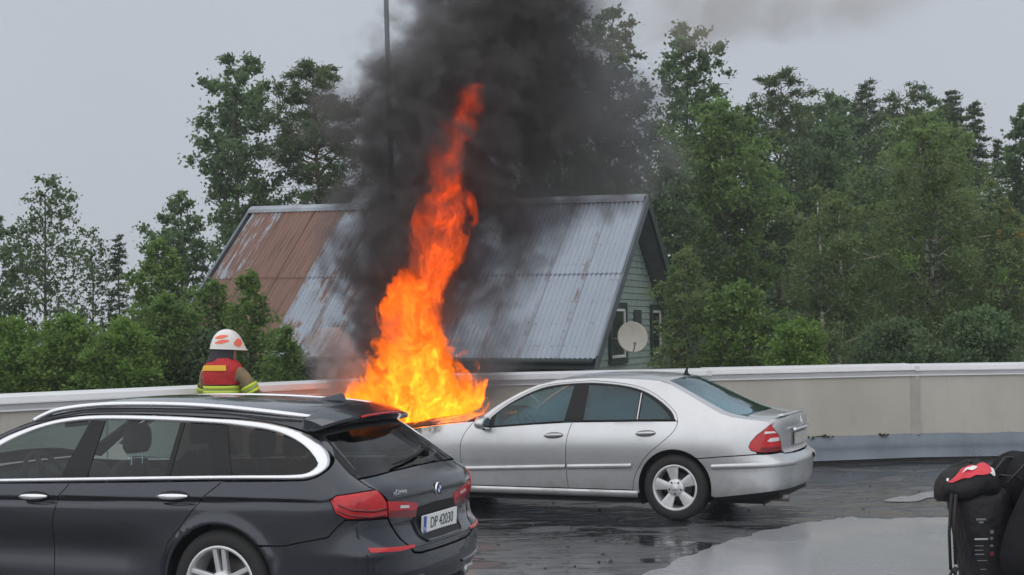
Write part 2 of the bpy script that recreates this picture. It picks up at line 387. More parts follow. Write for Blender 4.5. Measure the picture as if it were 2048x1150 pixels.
def panel(name, parent, m, poly, surf, off=0., rim=.012, ins=.003, cell=.06, mirror=False, flip=False, cellb=None):
    P = inset(dens(poly, cell*.7), ins)
    bm = bmesh.new(); vs = [bm.verts.new((a, b, 0)) for a, b in P]; bm.faces.new(vs)
    lo, hi = P.min(0), P.max(0); cb = cellb or cell
    for ax, c in ((0, cell), (1, cb)):
        k = int((hi[ax]-lo[ax])/c)
        for i in range(1, k+1):
            q = lo[ax]+(hi[ax]-lo[ax])*i/(k+1)
            co = (q, 0, 0) if ax == 0 else (0, q, 0); no = (1, 0, 0) if ax == 0 else (0, 1, 0)
            bmesh.ops.bisect_plane(bm, geom=bm.verts[:]+bm.edges[:]+bm.faces[:], dist=1e-5, plane_co=co, plane_no=no)
    bmesh.ops.triangulate(bm, faces=bm.faces[:])
    bm.verts.index_update()
    A = np.array([v.co[:2] for v in bm.verts]); a, b = A[:, 0], A[:, 1]; e = .004
    p = surf(a, b); da = surf(a+e, b)-surf(a-e, b); db = surf(a, b+e)-surf(a, b-e)
    nr = np.cross(db, da) if not flip else np.cross(da, db)
    nr /= np.maximum(np.linalg.norm(nr, axis=1), 1e-9)[:, None]
    p = p+nr*off
    F = [tuple(v.index for v in f.verts) for f in bm.faces]
    be = [(ed.verts[0].index, ed.verts[1].index) for ed in bm.edges if len(ed.link_faces) == 1]; bm.free()
    # consistent winding with the normals
    V = [tuple(q) for q in p]; NR = [tuple(q) for q in nr]; G = []
    for f in F:
        fn = np.cross(p[f[1]]-p[f[0]], p[f[2]]-p[f[0]])
        G.append(f if fn @ nr[f[0]] >= 0 else f[::-1])
    if rim:
        top = {}; bot = {}
        for i in set(i for ed in be for i in ed):
            top[i] = len(V); V.append(tuple(p[i])); NR.append((0, 0, 0)); bot[i] = len(V); V.append(tuple(p[i]-nr[i]*rim)); NR.append((0, 0, 0))
        G += [(top[i], top[j], bot[j], bot[i]) for i, j in be]
    if mirror:
        V = [(x, -y, z) for x, y, z in V]; NR = [(x, -y, z) for x, y, z in NR]; G = [g[::-1] for g in G]
    o = obj(name, (V, G), m, parent, True)
    try: o.data.normals_split_custom_set_from_vertices(NR)
    except Exception: pass
    return o
def ribbon(name, parent, m, A, B, surf, off=.006, mirror=False, closed=False, n=60, dome=.004):
    def rs(L):
        L = np.array(L, float); L = np.vstack([L, L[:1]]) if closed else L
        d = np.concatenate([[0], np.cumsum(np.linalg.norm(np.diff(L, axis=0), axis=1))])/1.0; t = np.linspace(0, d[-1], n)
        return np.stack([np.interp(t, d, L[:, 0]), np.interp(t, d, L[:, 1])], 1)
    A, B = rs(A), rs(B); rows = []; e = .004
    for f, h in ((0, -.006), (0.06, off), (.5, off+dome), (.94, off), (1, -.006)):
        Q = A+(B-A)*f; p = surf(Q[:, 0], Q[:, 1]); da = surf(Q[:, 0]+e, Q[:, 1])-surf(Q[:, 0]-e, Q[:, 1]); db = surf(Q[:, 0], Q[:, 1]+e)-surf(Q[:, 0], Q[:, 1]-e)
        nr = np.cross(db, da); nr /= np.maximum(np.linalg.norm(nr, axis=1), 1e-9)[:, None]; rows.append(p+nr*h)
    V = [tuple(q) for r in rows for q in r]; F = [(i*n+j, i*n+j+1, (i+1)*n+j+1, (i+1)*n+j) for i in range(4) for j in range(n-1)]
    if mirror: V = [(x, -y, z) for x, y, z in V]
    bm = MB().add(V, F); o = bm.build(name, m, parent, True); return o
def arc(xc, zc, r, a0, a1, n=14): return [(xc+r*math.cos(math.radians(a0+(a1-a0)*i/(n-1))), zc+r*math.sin(math.radians(a0+(a1-a0)*i/(n-1)))) for i in range(n)]
def textmesh(name, s, size, mat_, parent, M, depth=.001, sx=1.0):
    c = bpy.data.curves.new(name, 'FONT'); c.body = s; c.size = size; c.extrude = depth; c.align_x = 'CENTER'; c.align_y = 'CENTER'
    t = bpy.data.objects.new(name+'_tmp', c); COL.objects.link(t); dg = bpy.context.evaluated_depsgraph_get()
    me = bpy.data.meshes.new_from_object(t.evaluated_get(dg)); bpy.data.objects.remove(t); bpy.data.curves.remove(c)
    me.transform(M @ Matrix.Diagonal((sx, 1, 1, 1))); me.materials.clear(); me.materials.append(mat_)
    return obj(name, me, None, parent)

def paint(name, col, metal, flake, coat=1.0, dirt=.15, rough=.3, scorch=False, dcol=(.16, .15, .14)):
    m, N = newmat(name); co = N.coord(); b = N.b
    n1 = N.noise(co, 3.0, 6, .65); n2 = N.noise(co, 55, 3, .6)
    sx = N.n('SeparateXYZ'); N.l(co, sx.inputs[0])
    low = N.smooth(sx.outputs[2], .75, .2)
    d = N.math('MULTIPLY', N.math('ADD', N.math('MULTIPLY', low, .9), .25), N.smooth(n1, .35, .75))
    d = N.math('MULTIPLY', d, dirt, clamp=True)
    c = N.mix(d, col, dcol)
    r = N.math('ADD', N.math('MULTIPLY', d, .5), N.math('ADD', rough-.05, N.math('MULTIPLY', n2, .1)))
    if scorch:                      # burnt, blistered paint along the front of the car
        w = N.math('ADD', sx.outputs[0], N.math('MULTIPLY', N.math('SUBTRACT', n1, .5), 1.3))
        up = N.smooth(sx.outputs[2], .70, .84)
        k = N.math('MULTIPLY', N.smooth(w, 2.42, 2.66), up)
        k2 = N.math('MULTIPLY', N.smooth(w, 2.2, 2.5), N.math('MULTIPLY', up, .35))
        c = N.mix(k2, c, (.30, .22, .12)); c = N.mix(k, c, (.012, .011, .010)); r = N.math('ADD', r, N.math('MULTIPLY', k, .5), clamp=True)
        N.l(N.math('MULTIPLY', N.math('SUBTRACT', 1., k), metal), b.inputs['Metallic']); N.l(N.math('MULTIPLY', N.math('SUBTRACT', 1., k), coat), b.inputs['Coat Weight'])
    else:
        b.inputs['Metallic'].default_value = metal; b.inputs['Coat Weight'].default_value = coat
    N.l(c, b.inputs['Base Color']); N.l(r, b.inputs['Roughness']); b.inputs['Coat Roughness'].default_value = .025
    drop = N.n('TexVoronoi'); drop.inputs['Scale'].default_value = 70; N.l(co, drop.inputs['Vector'])      # rain beads
    bp = N.n('Bump'); bp.inputs['Strength'].default_value = .06; bp.inputs['Distance'].default_value = .003
    N.l(N.smooth(drop.outputs[0], .35, .1), bp.inputs['Height']); N.l(bp.outputs[0], b.inputs['Coat Normal'])
    return m
M_SIL = paint('silver_paint', (.60, .61, .625), .72, 1, .7, .45, .33, True)
M_DRK = paint('graphite_paint', (.018, .022, .034), .70, 1, 1.0, .04, .24, dcol=(.06, .06, .058))
M_CHROME = mat('bright_trim', (.78, .79, .81), .22, .85, rvar=.06)
M_BTRIM = mat('black_trim', (.010, .010, .011), .5, spec=.25)
M_RUB = mat('tyre_rubber', (.018, .018, .018), .75, bump=.25, bscale=90)
M_ALLOY = mat('alloy', (.66, .665, .68), .38, .45, var=.12, vscale=9)
M_CABIN = mat('cabin_dark', (.02, .02, .022), .8)
M_SEAT = mat('seat_leather', (.028, .029, .032), .6)
M_RED = mat('red_lens', (.52, .010, .016), .16, coat=.25, var=.25, vscale=9)
M_REDD = mat('dark_red_lens', (.17, .006, .01), .2, coat=.2)
M_CLEAR = mat('clear_lens', (.75, .72, .72), .12, coat=1)
M_PLATE = mat('plate_white', (.78, .79, .80), .35)
M_PBLUE = mat('plate_blue', (.03, .09, .42), .35)
M_INK = mat('plate_ink', (.02, .02, .022), .5)
M_GTEAL = glass('teal_glass', (.36, .63, .69), (.85, .97, 1.0))
M_GREAR = glass('rear_glass', (.86, .97, 1.0), (.80, .94, 1.0))
M_GDARK = glass('privacy_glass', (.52, .64, .64), .9)
M_GPRIV = glass('dark_privacy_glass', (.12, .13, .135), .8)

def wheel(parent, x, y, r, rr, w, style, side):
    t = MB().lathe([(rr-.005, w*.5-.012), (rr+.004, w*.5), (rr+.03, w*.5+.006), (r-.035, w*.5+.004), (r-.012, w*.5-.012), (r, w*.5-.035), (r+.001, 0), (r, -w*.5+.035), (r-.03, -w*.5), (rr, -w*.5)], 48)
    k = 30
    wh = t.build('wheel', M_RUB, parent, True); wh.location = (x, y, r); wh.rotation_euler = (0, 0, 0 if side > 0 else math.pi)
    m = MB().lathe([(rr+.004, w*.5+.001), (rr-.006, w*.5+.006), (rr-.016, w*.5), (rr-.022, w*.5-.03), (rr-.03, -w*.4)], 48)
    m.build('rim', M_ALLOY, wh, True)
    MB().lathe([(.001, -.02), (rr*.62, -.02), (rr*.64, -.03), (rr*.64, -.045)], 32).build('brake_disc', mat('brake_steel', (.10, .095, .09), .5, .6), wh, True)
    MB().lathe([(.001, -.05), (rr-.02, -.05)], 24).build('wheel_back', M_BTRIM, wh)
    yo = w*.5-.004
    def spoke(a, w0, w1, off0, off1, y0, y1):
        rings = []
        for t_ in (0, .35, .7, 1):
            R = .045+(rr-.02-.045)*t_; ww = (w0+(w1-w0)*t_)/2; oo = off0+(off1-off0)*t_; yy = y0+(y1-y0)*t_
            rings.append([(R, yy-.035, oo-ww), (R, yy-.006, oo-ww), (R, yy, oo-ww*.6), (R, yy, oo+ww*.6), (R, yy-.006, oo+ww), (R, yy-.035, oo+ww)])
        c, s_ = math.cos(a), math.sin(a)
        return [[(px*c-pz*s_, py, px*s_+pz*c) for px, py, pz in rg] for rg in rings]
    if style == 'five':
        for i in range(5): MB().loft(spoke(math.radians(90-8+72*i), .052, .125, 0, 0, yo-.012, yo)).build('spoke', M_ALLOY, wh, 'auto')
    else:
        for i in range(5):
            for o_ in (-1, 1): MB().loft(spoke(math.radians(90-4+72*i), .034, .030, o_*.024, o_*.031, yo-.03, yo-.004)).build('spoke', M_ALLOY, wh, 'auto')
    hub = MB().lathe([(.088, yo-.05), (.085, yo-.014), (.078, yo-.006), (.03, yo-.006), (.001, yo-.006)], 28).build('hub', M_ALLOY, wh, True)
    MB().lathe([(.036, yo-.008), (.034, yo-.001), (.001, yo)], 20).build('hub_cap', M_ALLOY if style == 'five' else M_BTRIM, wh, True)
    for i in range(5):
        a = math.radians(54+72*i); M = Matrix.Translation((.06*math.cos(a), yo-.004, .06*math.sin(a)))
        MB().lathe([(.010, 0), (.001, .0)], 10, M).build('bolt_hole', M_INK, wh)
    if style == 'five':
        for i in range(3):
            a = math.radians(90+120*i); MB().add([(.006*math.cos(a+1.57), yo+.002, .006*math.sin(a+1.57)), (.031*math.cos(a), yo+.002, .031*math.sin(a)), (.006*math.cos(a-1.57), yo+.002, .006*math.sin(a-1.57)), (0, yo+.005, 0)], [(0, 1, 3), (1, 2, 3)]).build('emblem_point', M_CHROME, wh)
def handle(parent, m, x, z, w, h, sh, mirror, mtrim, tilt=0.05, mrec=None):
    sg = -1 if mirror else 1
    u = sh.us(x, z); p = sh.S([u], [z])[0]; y = p[1]
    V = []; F = []
    el = []
    for i in range(24):
        a = 2*math.pi*i/24; el.append((x+w*.5*math.cos(a), z+h*.5*math.sin(a)+tilt*w*.5*math.cos(a)*-1))
    def onS(q, o): 
        s_ = sh.S([sh.us(*q)], [q[1]])[0]; return (s_[0], (s_[1]+o)*sg, q[1])
    c = onS((x, z), -.014)
    rec = MB().add([onS(q, .003) for q in el]+[onS((x+(q[0]-x)*.93, z+(q[1]-z)*.9), .005) for q in el]+[onS((x, z), .005)], [(i, (i+1) % 24, 24+(i+1) % 24, 24+i) for i in range(24)]+[(24+i, 24+(i+1) % 24, 48) for i in range(24)]).build('handle_recess', mrec or M_BTRIM, parent, True)
    rings = []
    for t_ in np.linspace(-1, 1, 9):
        hh = h*.26*math.sqrt(max(.04, 1-t_*t_*.85)); yo = .012+.022*(1-t_*t_)
        q = (x+w*.47*t_, z+.004-tilt*w*.47*t_); cy = onS(q, yo)
        rings.append([(cy[0], cy[1]+.008*math.sin(b)*sg, cy[2]+hh*math.cos(b)) for b in np.linspace(0, 2*math.pi, 8, endpoint=False)])
    MB().loft(rings).build('door_handle', mtrim, parent, True)
def seat(parent, x, y, zb, col, back=.62, head=True, w=.50):
    rings = []
    for t_, ww, th in ((0, w, .16), (.25, w, .15), (.6, w*.97, .13), (.9, w*.78, .10), (1, w*.6, .07)):
        cx = x-.08-t_*.20; cz = zb+t_*back
        rings.append([(cx+th*.5*math.cos(a)*abs(math.cos(a))**.2, y+ww*.5*np.sign(math.sin(a))*abs(math.sin(a))**.5, cz) for a in np.linspace(0, 2*math.pi, 14, endpoint=False)])
    b = MB().loft(rings).build('seat', col, parent, True)
    MB().box((x-.1, y-w*.5, zb-.12), (x+.46, y+w*.5, zb+.04)).build('cushion', col, b, False, .03)
    if head:
        cx = x-.31; rings = []
        for t_, s_ in ((0, .75), (.2, .97), (.5, 1), (.8, .9), (1, .55)):
            rings.append([(cx+.055*s_*math.cos(a)-.01*t_, y+.135*s_*np.sign(math.sin(a))*abs(math.sin(a))**.6, zb+back+.05+t_*.19) for a in np.linspace(0, 2*math.pi, 14, endpoint=False)])
        MB().loft(rings).build('headrest', col, b, True)
        for q in (-.06, .06): MB().tube([(cx, y+q, zb+back-.03), (cx, y+q, zb+back+.08)], .007, 6).build('headrest_post', M_CHROME, b)
def steering(parent, x, y, z, r=.19):
    c = Vector((x, y, z)); ax = Vector((-.88, 0, .47)).normalized(); u = Vector((0, 1, 0)); v = ax.cross(u)
    pts = [c+u*r*math.cos(a)+v*r*math.sin(a) for a in np.linspace(0, 2*math.pi, 29)]
    s = MB().tube(pts, .015, 7, cap=False).build('steering_wheel', M_CABIN, parent, True)
    h = MB()
    for a in (0, math.pi, -math.pi/2): h.tube([c, c+u*r*math.cos(a)+v*r*math.sin(a)], [.03, .014], 6)
    h.tube([c+ax*.03, c-ax*.25], .05, 10).build('steering_column', M_CABIN, s, True)
def mirror_pod(parent, m, x, y, z, sg):
    rings = []
    for t_, s_ in ((0, .5), (.15, .9), (.5, 1), (.85, .85), (1, .4)):
        rings.append([(x+.05-.11*t_+.0*s_, y+sg*(.13*s_*math.cos(a)+.10), z+.075*s_*math.sin(a)*(1 if math.sin(a) > 0 else .8)) for a in np.linspace(0, 2*math.pi, 14, endpoint=False)])
    o = MB().loft(rings).build('wing_mirror', m, parent, True)
    MB().add([(x-.062, y+sg*(.10+.10*math.cos(a)), z+.058*math.sin(a)) for a in np.linspace(0, 2*math.pi, 18, endpoint=False)], [tuple(range(18))]).build('mirror_glass', mat('mirror', (.6, .63, .66), .03, 1), o)
    MB().tube([(x+.03, y-sg*.03, z-.05), (x+.01, y+sg*.06, z-.03)], [.03, .025], 8).build('mirror_foot', M_BTRIM, o, True)
def insides(root, sh, xf, wb, arch_r, r, zb=.2):
    # dark lining, floor and wheel wells so that no light leaks through the gaps
    for mir in (False, True):
        pts = [(-.95, .30)]+[(-.62, .30)]+arc(0, r, arch_r+.02, 180, 0, 12)+[(wb-arch_r-.02, .2)]+arc(wb, r, arch_r+.02, 180, 0, 12)+[(wb+.62, .3), (wb+.6, .68), (wb-.5, .80), (wb-1.0, .84), (-.2, .90), (-.9, .86)]
        panel('lining', root, M_CABIN, sh.sp(pts), sh.S, off=-.035, rim=0, ins=0, cell=.15, mirror=mir)
        sg = -1 if mir else 1
        for xc in (0, wb):
            V = [(xc+(arch_r+.02)*math.cos(a), sg*yy, r+(arch_r+.02)*math.sin(a)) for yy in (.52, .86) for a in np.linspace(math.pi*1.15, -math.pi*.15, 15)]
            MB().add(V, [(i, i+1, 16+i, 15+i) for i in range(14)]+[tuple(range(15))]).build('wheel_well', M_BTRIM, root, True)
    MB().box((-.8, -.55, zb-.02), (wb+.4, .55, zb+.06)).build('floor_pan', M_BTRIM, root)
    MB().box((.42, -.80, zb), (wb-.45, .80, zb+.05)).build('floor_pan', M_BTRIM, root)
    dsh = MB().loft([[(wb-.95, y, .62), (wb-.98, y, .80), (wb-.88, y, .90), (wb-.62, y, .93), (wb-.55, y, .62)] for y in (-.76, -.3, .3, .76)])
    dsh.build('dashboard', M_CABIN, root, True)

# ---------------- silver saloon, its bonnet on fire
def saloon():
    a = math.radians(23)
    root = empty('saloon_car', (1.883, 15.282, 0), 0, 'silver saloon with flames rising from its bonnet beside the parapet wall', 'car')
    fx = Vector((-math.cos(a), math.sin(a), 0)); ly = Vector((-math.sin(a), -math.cos(a), 0))
    root.rotation_euler = (0, 0, math.atan2(fx.y, fx.x))
    wb = 2.854; R = .318
    sh = Shell([(-1.07, 0), (-1.06, .3), (-1.03, .6), (-.965, .82), (-.86, .93), (-.70, .98), (-.4, 1), (.3, 1), (1.4, 1), (2.4, 1), (2.9, .985), (3.25, .95), (3.5, .86), (3.64, .68), (3.71, .4), (3.73, 0)],
               [(.10, .80), (.16, .84), (.22, .866), (.30, .885), (.42, .893), (.50, .896), (.56, .905), (.66, .910), (.74, .906), (.82, .893), (.88, .873), (.94, .846), (.98, .826), (1.36, .595), (1.42, .55)],
               [(.10, .16), (.22, .07), (.32, .01), (.45, -.01), (.575, -.02), (.62, .03), (.66, .055), (.8, .05), (.9, .04), (.96, .035), (1.02, .05), (1.4, .1)],
               [(.1, -.12), (.25, -.02), (.4, 0), (.55, 0), (.7, -.05), (.8, -.12), (.9, -.2), (1.4, -.2)],
               [(3.74, .66), (3.6, .70), (3.3, .765), (2.855, .842), (2.45, .896), (2.13, .932), (2.03, .985), (1.937, 1.062), (1.8, 1.152), (1.6, 1.256), (1.4, 1.322), (1.2, 1.35), (1.0, 1.36), (.8, 1.362), (.55, 1.357), (.3, 1.345), (.16, 1.325), (.04, 1.275), (-.2, 1.155), (-.43, 1.040), (-.52, 1.008), (-.7, .982), (-.9, .957), (-1.08, .93)],
               [(3.76, .68), (3.6, .77), (3.3, .85), (2.9, .915), (2.5, .965), (2.2, .985), (2.1, 1.03), (1.9, 1.14), (1.6, 1.275), (1.35, 1.36), (1.15, 1.388), (.9, 1.402), (.6, 1.405), (.35, 1.395), (.15, 1.375), (.02, 1.335), (-.25, 1.205), (-.55, 1.065), (-.66, 1.028), (-.8, 1.012), (-.95, 1.008), (-1.01, 1.012), (-1.08, .985)],
               kr=.7, crown=2.6)
    S, T, sp, rp, fp = sh.S, sh.T, sh.sp, sh.rp, sh.fp
    gapF = [(2.125, .930), (2.21, .813), (2.252, .708), (2.258, .528), (2.241, .285)]
    gapB = [(1.055, .932), (1.085, .83), (1.103, .728), (1.111, .494), (1.094, .285)]
    rearE = [(.425, .285), (.407, .396), (.35, .513), (.264, .629), (.144, .731), (.028, .831), (-.018, .90), (-.030, .955)]
    frame = [(-.030, .955), (-.012, 1.0), (.025, 1.053), (.146, 1.149), (.313, 1.24), (.524, 1.30), (.842, 1.332), (1.017, 1.330), (1.394, 1.294), (1.604, 1.22), (1.806, 1.11), (1.941, 1.0), (2.0, .936)]
    frame = [tuple(p) for p in crv(frame, 4)]
    rl = lambda xs: [(x, float(sh.rail(x))) for x in xs]
    tailF = [(-.93, .95), (-.87, .89), (-.797, .828), (-.745, .765), (-.731, .72), (-.75, .69), (-.80, .672)]
    for mir in (False, True):
        k = dict(mirror=mir)
        fd = panel('front_door', root, M_SIL, sp(crv(gapF, 4))+sp(list(reversed(crv(gapB, 4))))+sp([(1.5, .905), (1.98, .868)]), S, **k)
        rd = panel('rear_door', root, M_SIL, sp(crv(gapB, 4))+sp(crv(rearE, 4))+sp([(.1, .952), (.39, .948)]), S, **k)
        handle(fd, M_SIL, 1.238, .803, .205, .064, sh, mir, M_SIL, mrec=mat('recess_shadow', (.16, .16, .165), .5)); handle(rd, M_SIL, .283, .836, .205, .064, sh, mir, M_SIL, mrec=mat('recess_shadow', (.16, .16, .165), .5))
        for d_, x0, x1, q0, q1 in ((fd, 1.12, 2.235, .498, .452), (rd, .43, 1.095, .522, .498)):
            ribbon('side_moulding', d_, M_SIL, sp([(x0, q0+.022), ((x0+x1)/2, (q0+q1)/2+.022), (x1, q1+.022)]), sp([(x0, q0-.028), ((x0+x1)/2, (q0+q1)/2-.028), (x1, q1-.028)]), S, off=.012, n=24, **k)
        fw = crv([(1.905, .885), (1.895, .97), (1.87, 1.035), (1.712, 1.125), (1.538, 1.21), (1.325, 1.268), (1.104, 1.292)], 4)
        fwp = [tuple(p) for p in fw]+[(1.142, .944), (1.5, .918)]
        rw = [tuple(p) for p in crv([(.955, 1.292), (.834, 1.291), (.676, 1.283), (.516, 1.256), (.402, 1.224)], 4)]
        rwp = rw+[(.402, .965), (.95, .952)]
        qw = [tuple(p) for p in crv([(.368, 1.213), (.237, 1.143), (.116, 1.053), (.045, .985)], 4)]
        qwp = qw+[(.045, .974), (.368, .966)]
        panel('door_glass', fd, M_GTEAL, sp(fwp), S, off=-.006, rim=0, ins=0, **k)
        panel('door_glass', rd, M_GTEAL, sp(rwp), S, off=-.006, rim=0, ins=0, **k)
        panel('quarter_glass', rd, M_GTEAL, sp(qwp), S, off=-.006, rim=0, ins=0, **k)
        panel('pillar_trim', rd, M_BTRIM, sp([(1.108, 1.296), (.950, 1.296), (.945, .945), (1.148, .938)]), S, off=.001, **k)
        MB_ = sp([(.404, 1.224), (.366, 1.212), (.366, .962), (.404, .962)])
        panel('window_bar', rd, M_BTRIM, MB_, S, off=.0, **k)
        ribbon('window_bar_trim', rd, M_SIL, sp([(.392, 1.22), (.392, .965)]), sp([(.378, 1.216), (.378, .965)]), S, off=.003, n=12, **k)
        # frame above the glass: body-coloured band and black seal
        top = [(1.985, .925), (1.935, .985), (1.80, 1.098), (1.60, 1.208), (1.392, 1.281), (1.1, 1.316), (.84, 1.319), (.53, 1.287), (.325, 1.228), (.16, 1.138), (.042, 1.045), (.005, .985), (.0, .962)]
        top = [tuple(p) for p in crv(top, 3)]
        gl = [(1.905, .885), (1.895, .97), (1.865, 1.035), (1.712, 1.125), (1.538, 1.21), (1.325, 1.268), (1.1, 1.292), (.834, 1.291), (.676, 1.283), (.516, 1.256), (.368, 1.213), (.237, 1.143), (.116, 1.053), (.05, .99), (.045, .974)]
        gl = [tuple(p) for p in crv(gl, 3)]
        ribbon('window_seal', fd, M_BTRIM, sp(top), sp(gl), S, off=-.004, n=70, dome=.002, **k)
        fr_in = [tuple(p) for p in crv([(1.985, .925), (1.925, .985), (1.79, 1.092), (1.595, 1.201), (1.39, 1.275), (1.1, 1.306), (.84, 1.309), (.53, 1.277), (.33, 1.220), (.165, 1.13), (.048, 1.04), (.012, .985), (.005, .962)], 3)]
        ribbon('window_frame', fd, M_SIL, sp([(2.0, .93)]+frame[::-1][1:-1]+[(-.028, .958)]), sp(fr_in), S, off=.002, n=90, dome=.004, **k)
        ribbon('waist_seal', fd, M_BTRIM, sp([(1.99, .880), (1.5, .920), (1.142, .946)]), sp([(1.99, .862), (1.5, .902), (1.142, .930)]), S, off=.006, n=24, **k)
        ribbon('waist_seal', rd, M_BTRIM, sp([(1.06, .950), (.39, .967), (.0, .975)]), sp([(1.06, .932), (.39, .948), (-.01, .955)]), S, off=.006, n=24, **k)
        # quarter panel with roof rail
        qp = sp(crv(rearE, 4))+sp(frame[1:])+sp(rl([2.13, 2.05, 1.95, 1.85, 1.7, 1.5, 1.3, 1.1, .9, .7, .5, .35, .22, .1, -.05, -.2, -.35, -.45, -.55, -.7, -.85, -.93]))+sp(tailF[1:])+sp([(-.80, .655), (-.5, .632), (-.22, .606)])+sp(arc(0, .325, .362, 128, -12, 16))
        panel('quarter_panel', root, M_SIL, qp, S, **k)
        # rear lamp
        lamp = sp(tailF[:-1])+[(sh.us(-.80, .675), .675)]+rp([(.80, .668), (.66, .668), (.565, .672), (.58, .74), (.64, .83), (.72, .90)])
        tl = panel('tail_lamp', root, M_RED, lamp, S, off=.002, **k)
        panel('lamp_window', tl, M_CLEAR, sp([(-.885, .775), (-.905, .795)])+rp([(.76, .80), (.63, .80), (.62, .768), (.76, .765)])+sp([(-.90, .765)]), S, off=.005, rim=.004, ins=0, cell=.03, **k)
        panel('lamp_window', tl, M_CLEAR, rp([(.79, .862), (.70, .862), (.67, .845), (.80, .842)]), S, off=.005, rim=.004, ins=0, cell=.03, **k)
        panel('lamp_band', tl, M_REDD, sp([(-.82, .69), (-.84, .72)])+rp([(.80, .715), (.60, .715), (.575, .678), (.80, .676)]), S, off=.0045, rim=.003, ins=0, cell=.04, **k)
        # front wing, lamps
        wing = sp(list(reversed(crv(gapF, 4))))+sp(rl([2.2, 2.4, 2.6, 2.8, 3.0, 3.15]))+sp([(3.2, .66), (3.3, .58)])+sp([(3.17, .52)])+sp(arc(wb, .325, .362, 30, 192, 14))+sp([(2.45, .225), (2.245, .225)])
        panel('front_wing', root, M_SIL, wing, S, **k)
        hl = panel('head_lamp', root, mat('lamp_lens', (.5, .52, .55), .08, coat=1), sp([(3.2, .66), (3.17, .765), (3.45, .735)])+fp([(.55, .70), (.45, .62)])+sp([(3.4, .585)]), S, off=.0, **k)
        # sill
        ribbon('sill', root, M_SIL, sp([(.375, .278), (2.45, .278)]), sp([(.375, .205), (2.45, .205)]), S, off=.004, n=40, dome=.008, **k)
        ribbon('sill_skirt', root, M_BTRIM, sp([(.36, .207), (2.47, .207)]), sp([(.36, .15), (2.47, .15)]), S, off=-.02, n=20, **k)
        panel('pillar', root, M_SIL, [(1.18, .88), (1.18, 1.0), (1.4, 1.0), (1.7, 1.0), (2.1, 1.0), (2.14, .86), (1.7, .90), (1.4, .88)], T, flip=True, cellb=.06, **k)
        panel('rear_pillar', root, M_SIL, [(.16, .88), (.16, 1.0), (-.2, 1.0), (-.6, 1.0), (-.68, .93), (-.62, .86), (-.3, .87)], T, flip=True, cellb=.05, ins=.0015, **k)
        mirror_pod(fd, M_SIL, 1.99, .86, .915, 1 if not mir else -1)
        wheel(root, 0, (.775 if not mir else -.775), R, .218, .215, 'five', -1 if mir else 1)
        wheel(root, wb, (.775 if not mir else -.775), R, .218, .215, 'five', -1 if mir else 1)
        for yy in (0,):
            seat(root, 1.42, (.38 if not mir else -.38), .50, M_SEAT, .50)
            seat(root, .42, (.40 if not mir else -.40), .54, M_SEAT, .46, True, .56)
    # bumpers
    rb = sp([(-.36, .245)])+sp(arc(0, .325, .362, 190, 130, 8))+sp([(-.5, .628), (-.80, .650)])+rp([(.80, .648), (.58, .652), (.5, .636), (.30, .632), (.28, .628), (0, .626)])
    lower = [(u, z) for u, z in sp([(-.4, .235), (-.8, .285)])+rp([(.75, .30), (.4, .30), (0, .30)])]
    poly = rb+[(-u, z) for u, z in rb[::-1][1:]]+[(-u, z) for u, z in lower]+lower[::-1][1:]
    rbo = panel('rear_bumper', root, M_SIL, poly, S)
    for sg in (1, -1):
        A = sp([(-.37, .552), (-.7, .572), (-.9, .583)])+rp([(.78, .585), (.42, .578)]); Bq = sp([(-.375, .505), (-.7, .518), (-.9, .527)])+rp([(.78, .528), (.42, .522)])
        ribbon('bumper_moulding', rbo, M_SIL, [(u, z) for u, z in A], [(u, z) for u, z in Bq], S, off=.012, n=40, mirror=sg < 0)
    vb = sp([(-.42, .232), (-.8, .282)])+rp([(.75, .297), (.4, .297), (0, .297)]); vl = sp([(-.42, .19), (-.8, .22)])+rp([(.7, .23), (.4, .23), (0, .23)])
    panel('bumper_valance', root, M_BTRIM, vb+[(-u, z) for u, z in vb[::-1][1:]]+[(-u, z) for u, z in vl]+vl[::-1][1:], S, off=-.03)
    fb = sp([(3.30, .575), (3.17, .52)])+sp(arc(wb, .325, .362, 30, -10, 8))+sp([(3.4, .20)])+fp([(.5, .19), (0, .19)])
    ft = sp([(3.36, .58)])+fp([(.62, .60), (.46, .60), (.30, .56), (0, .56)])
    Lc = sh.L
    poly = fb+[(2*Lc-u, z) for u, z in fb[::-1][1:]]+[(2*Lc-u, z) for u, z in ft]+ft[::-1][1:]
    def S2(u, z):
        u = np.asarray(u, float); r_ = sh.S(np.where(u > Lc, 2*Lc-u, u), z); r_[..., 1] *= np.where(u > Lc, -1, 1); return r_
    panel('front_bumper', root, M_SIL, poly, S2)
    gp = fp([(.43, .60), (.40, .69), (.2, .705), (0, .71)]); gq = fp([(.30, .57), (0, .57)])
    gr_ = panel('grille', root, M_BTRIM, gp+[(2*Lc-u, z) for u, z in gp[::-1][1:]]+[(2*Lc-u, z) for u, z in gq]+gq[::-1][1:], S2, off=-.01)
    for q in (.60, .635, .67): MB().tube([(3.70-.08*abs(t_)**2*4*.16-(q-.6)*.3, t_, q) for t_ in np.linspace(-.38, .38, 9)], .008, 6).build('grille_bar', M_CHROME, gr_, True)
    # top of the car
    bon = [(2.22, -.93), (2.19, -.5), (2.16, 0), (2.19, .5), (2.22, .93), (2.6, .94), (3.0, .93), (3.3, .88), (3.52, .75), (3.62, .5), (3.66, 0), (3.62, -.5), (3.52, -.75), (3.3, -.88), (3.0, -.93), (2.6, -.94)]
    panel('bonnet', root, M_SIL, bon, T, flip=True, cell=.08, cellb=.12)
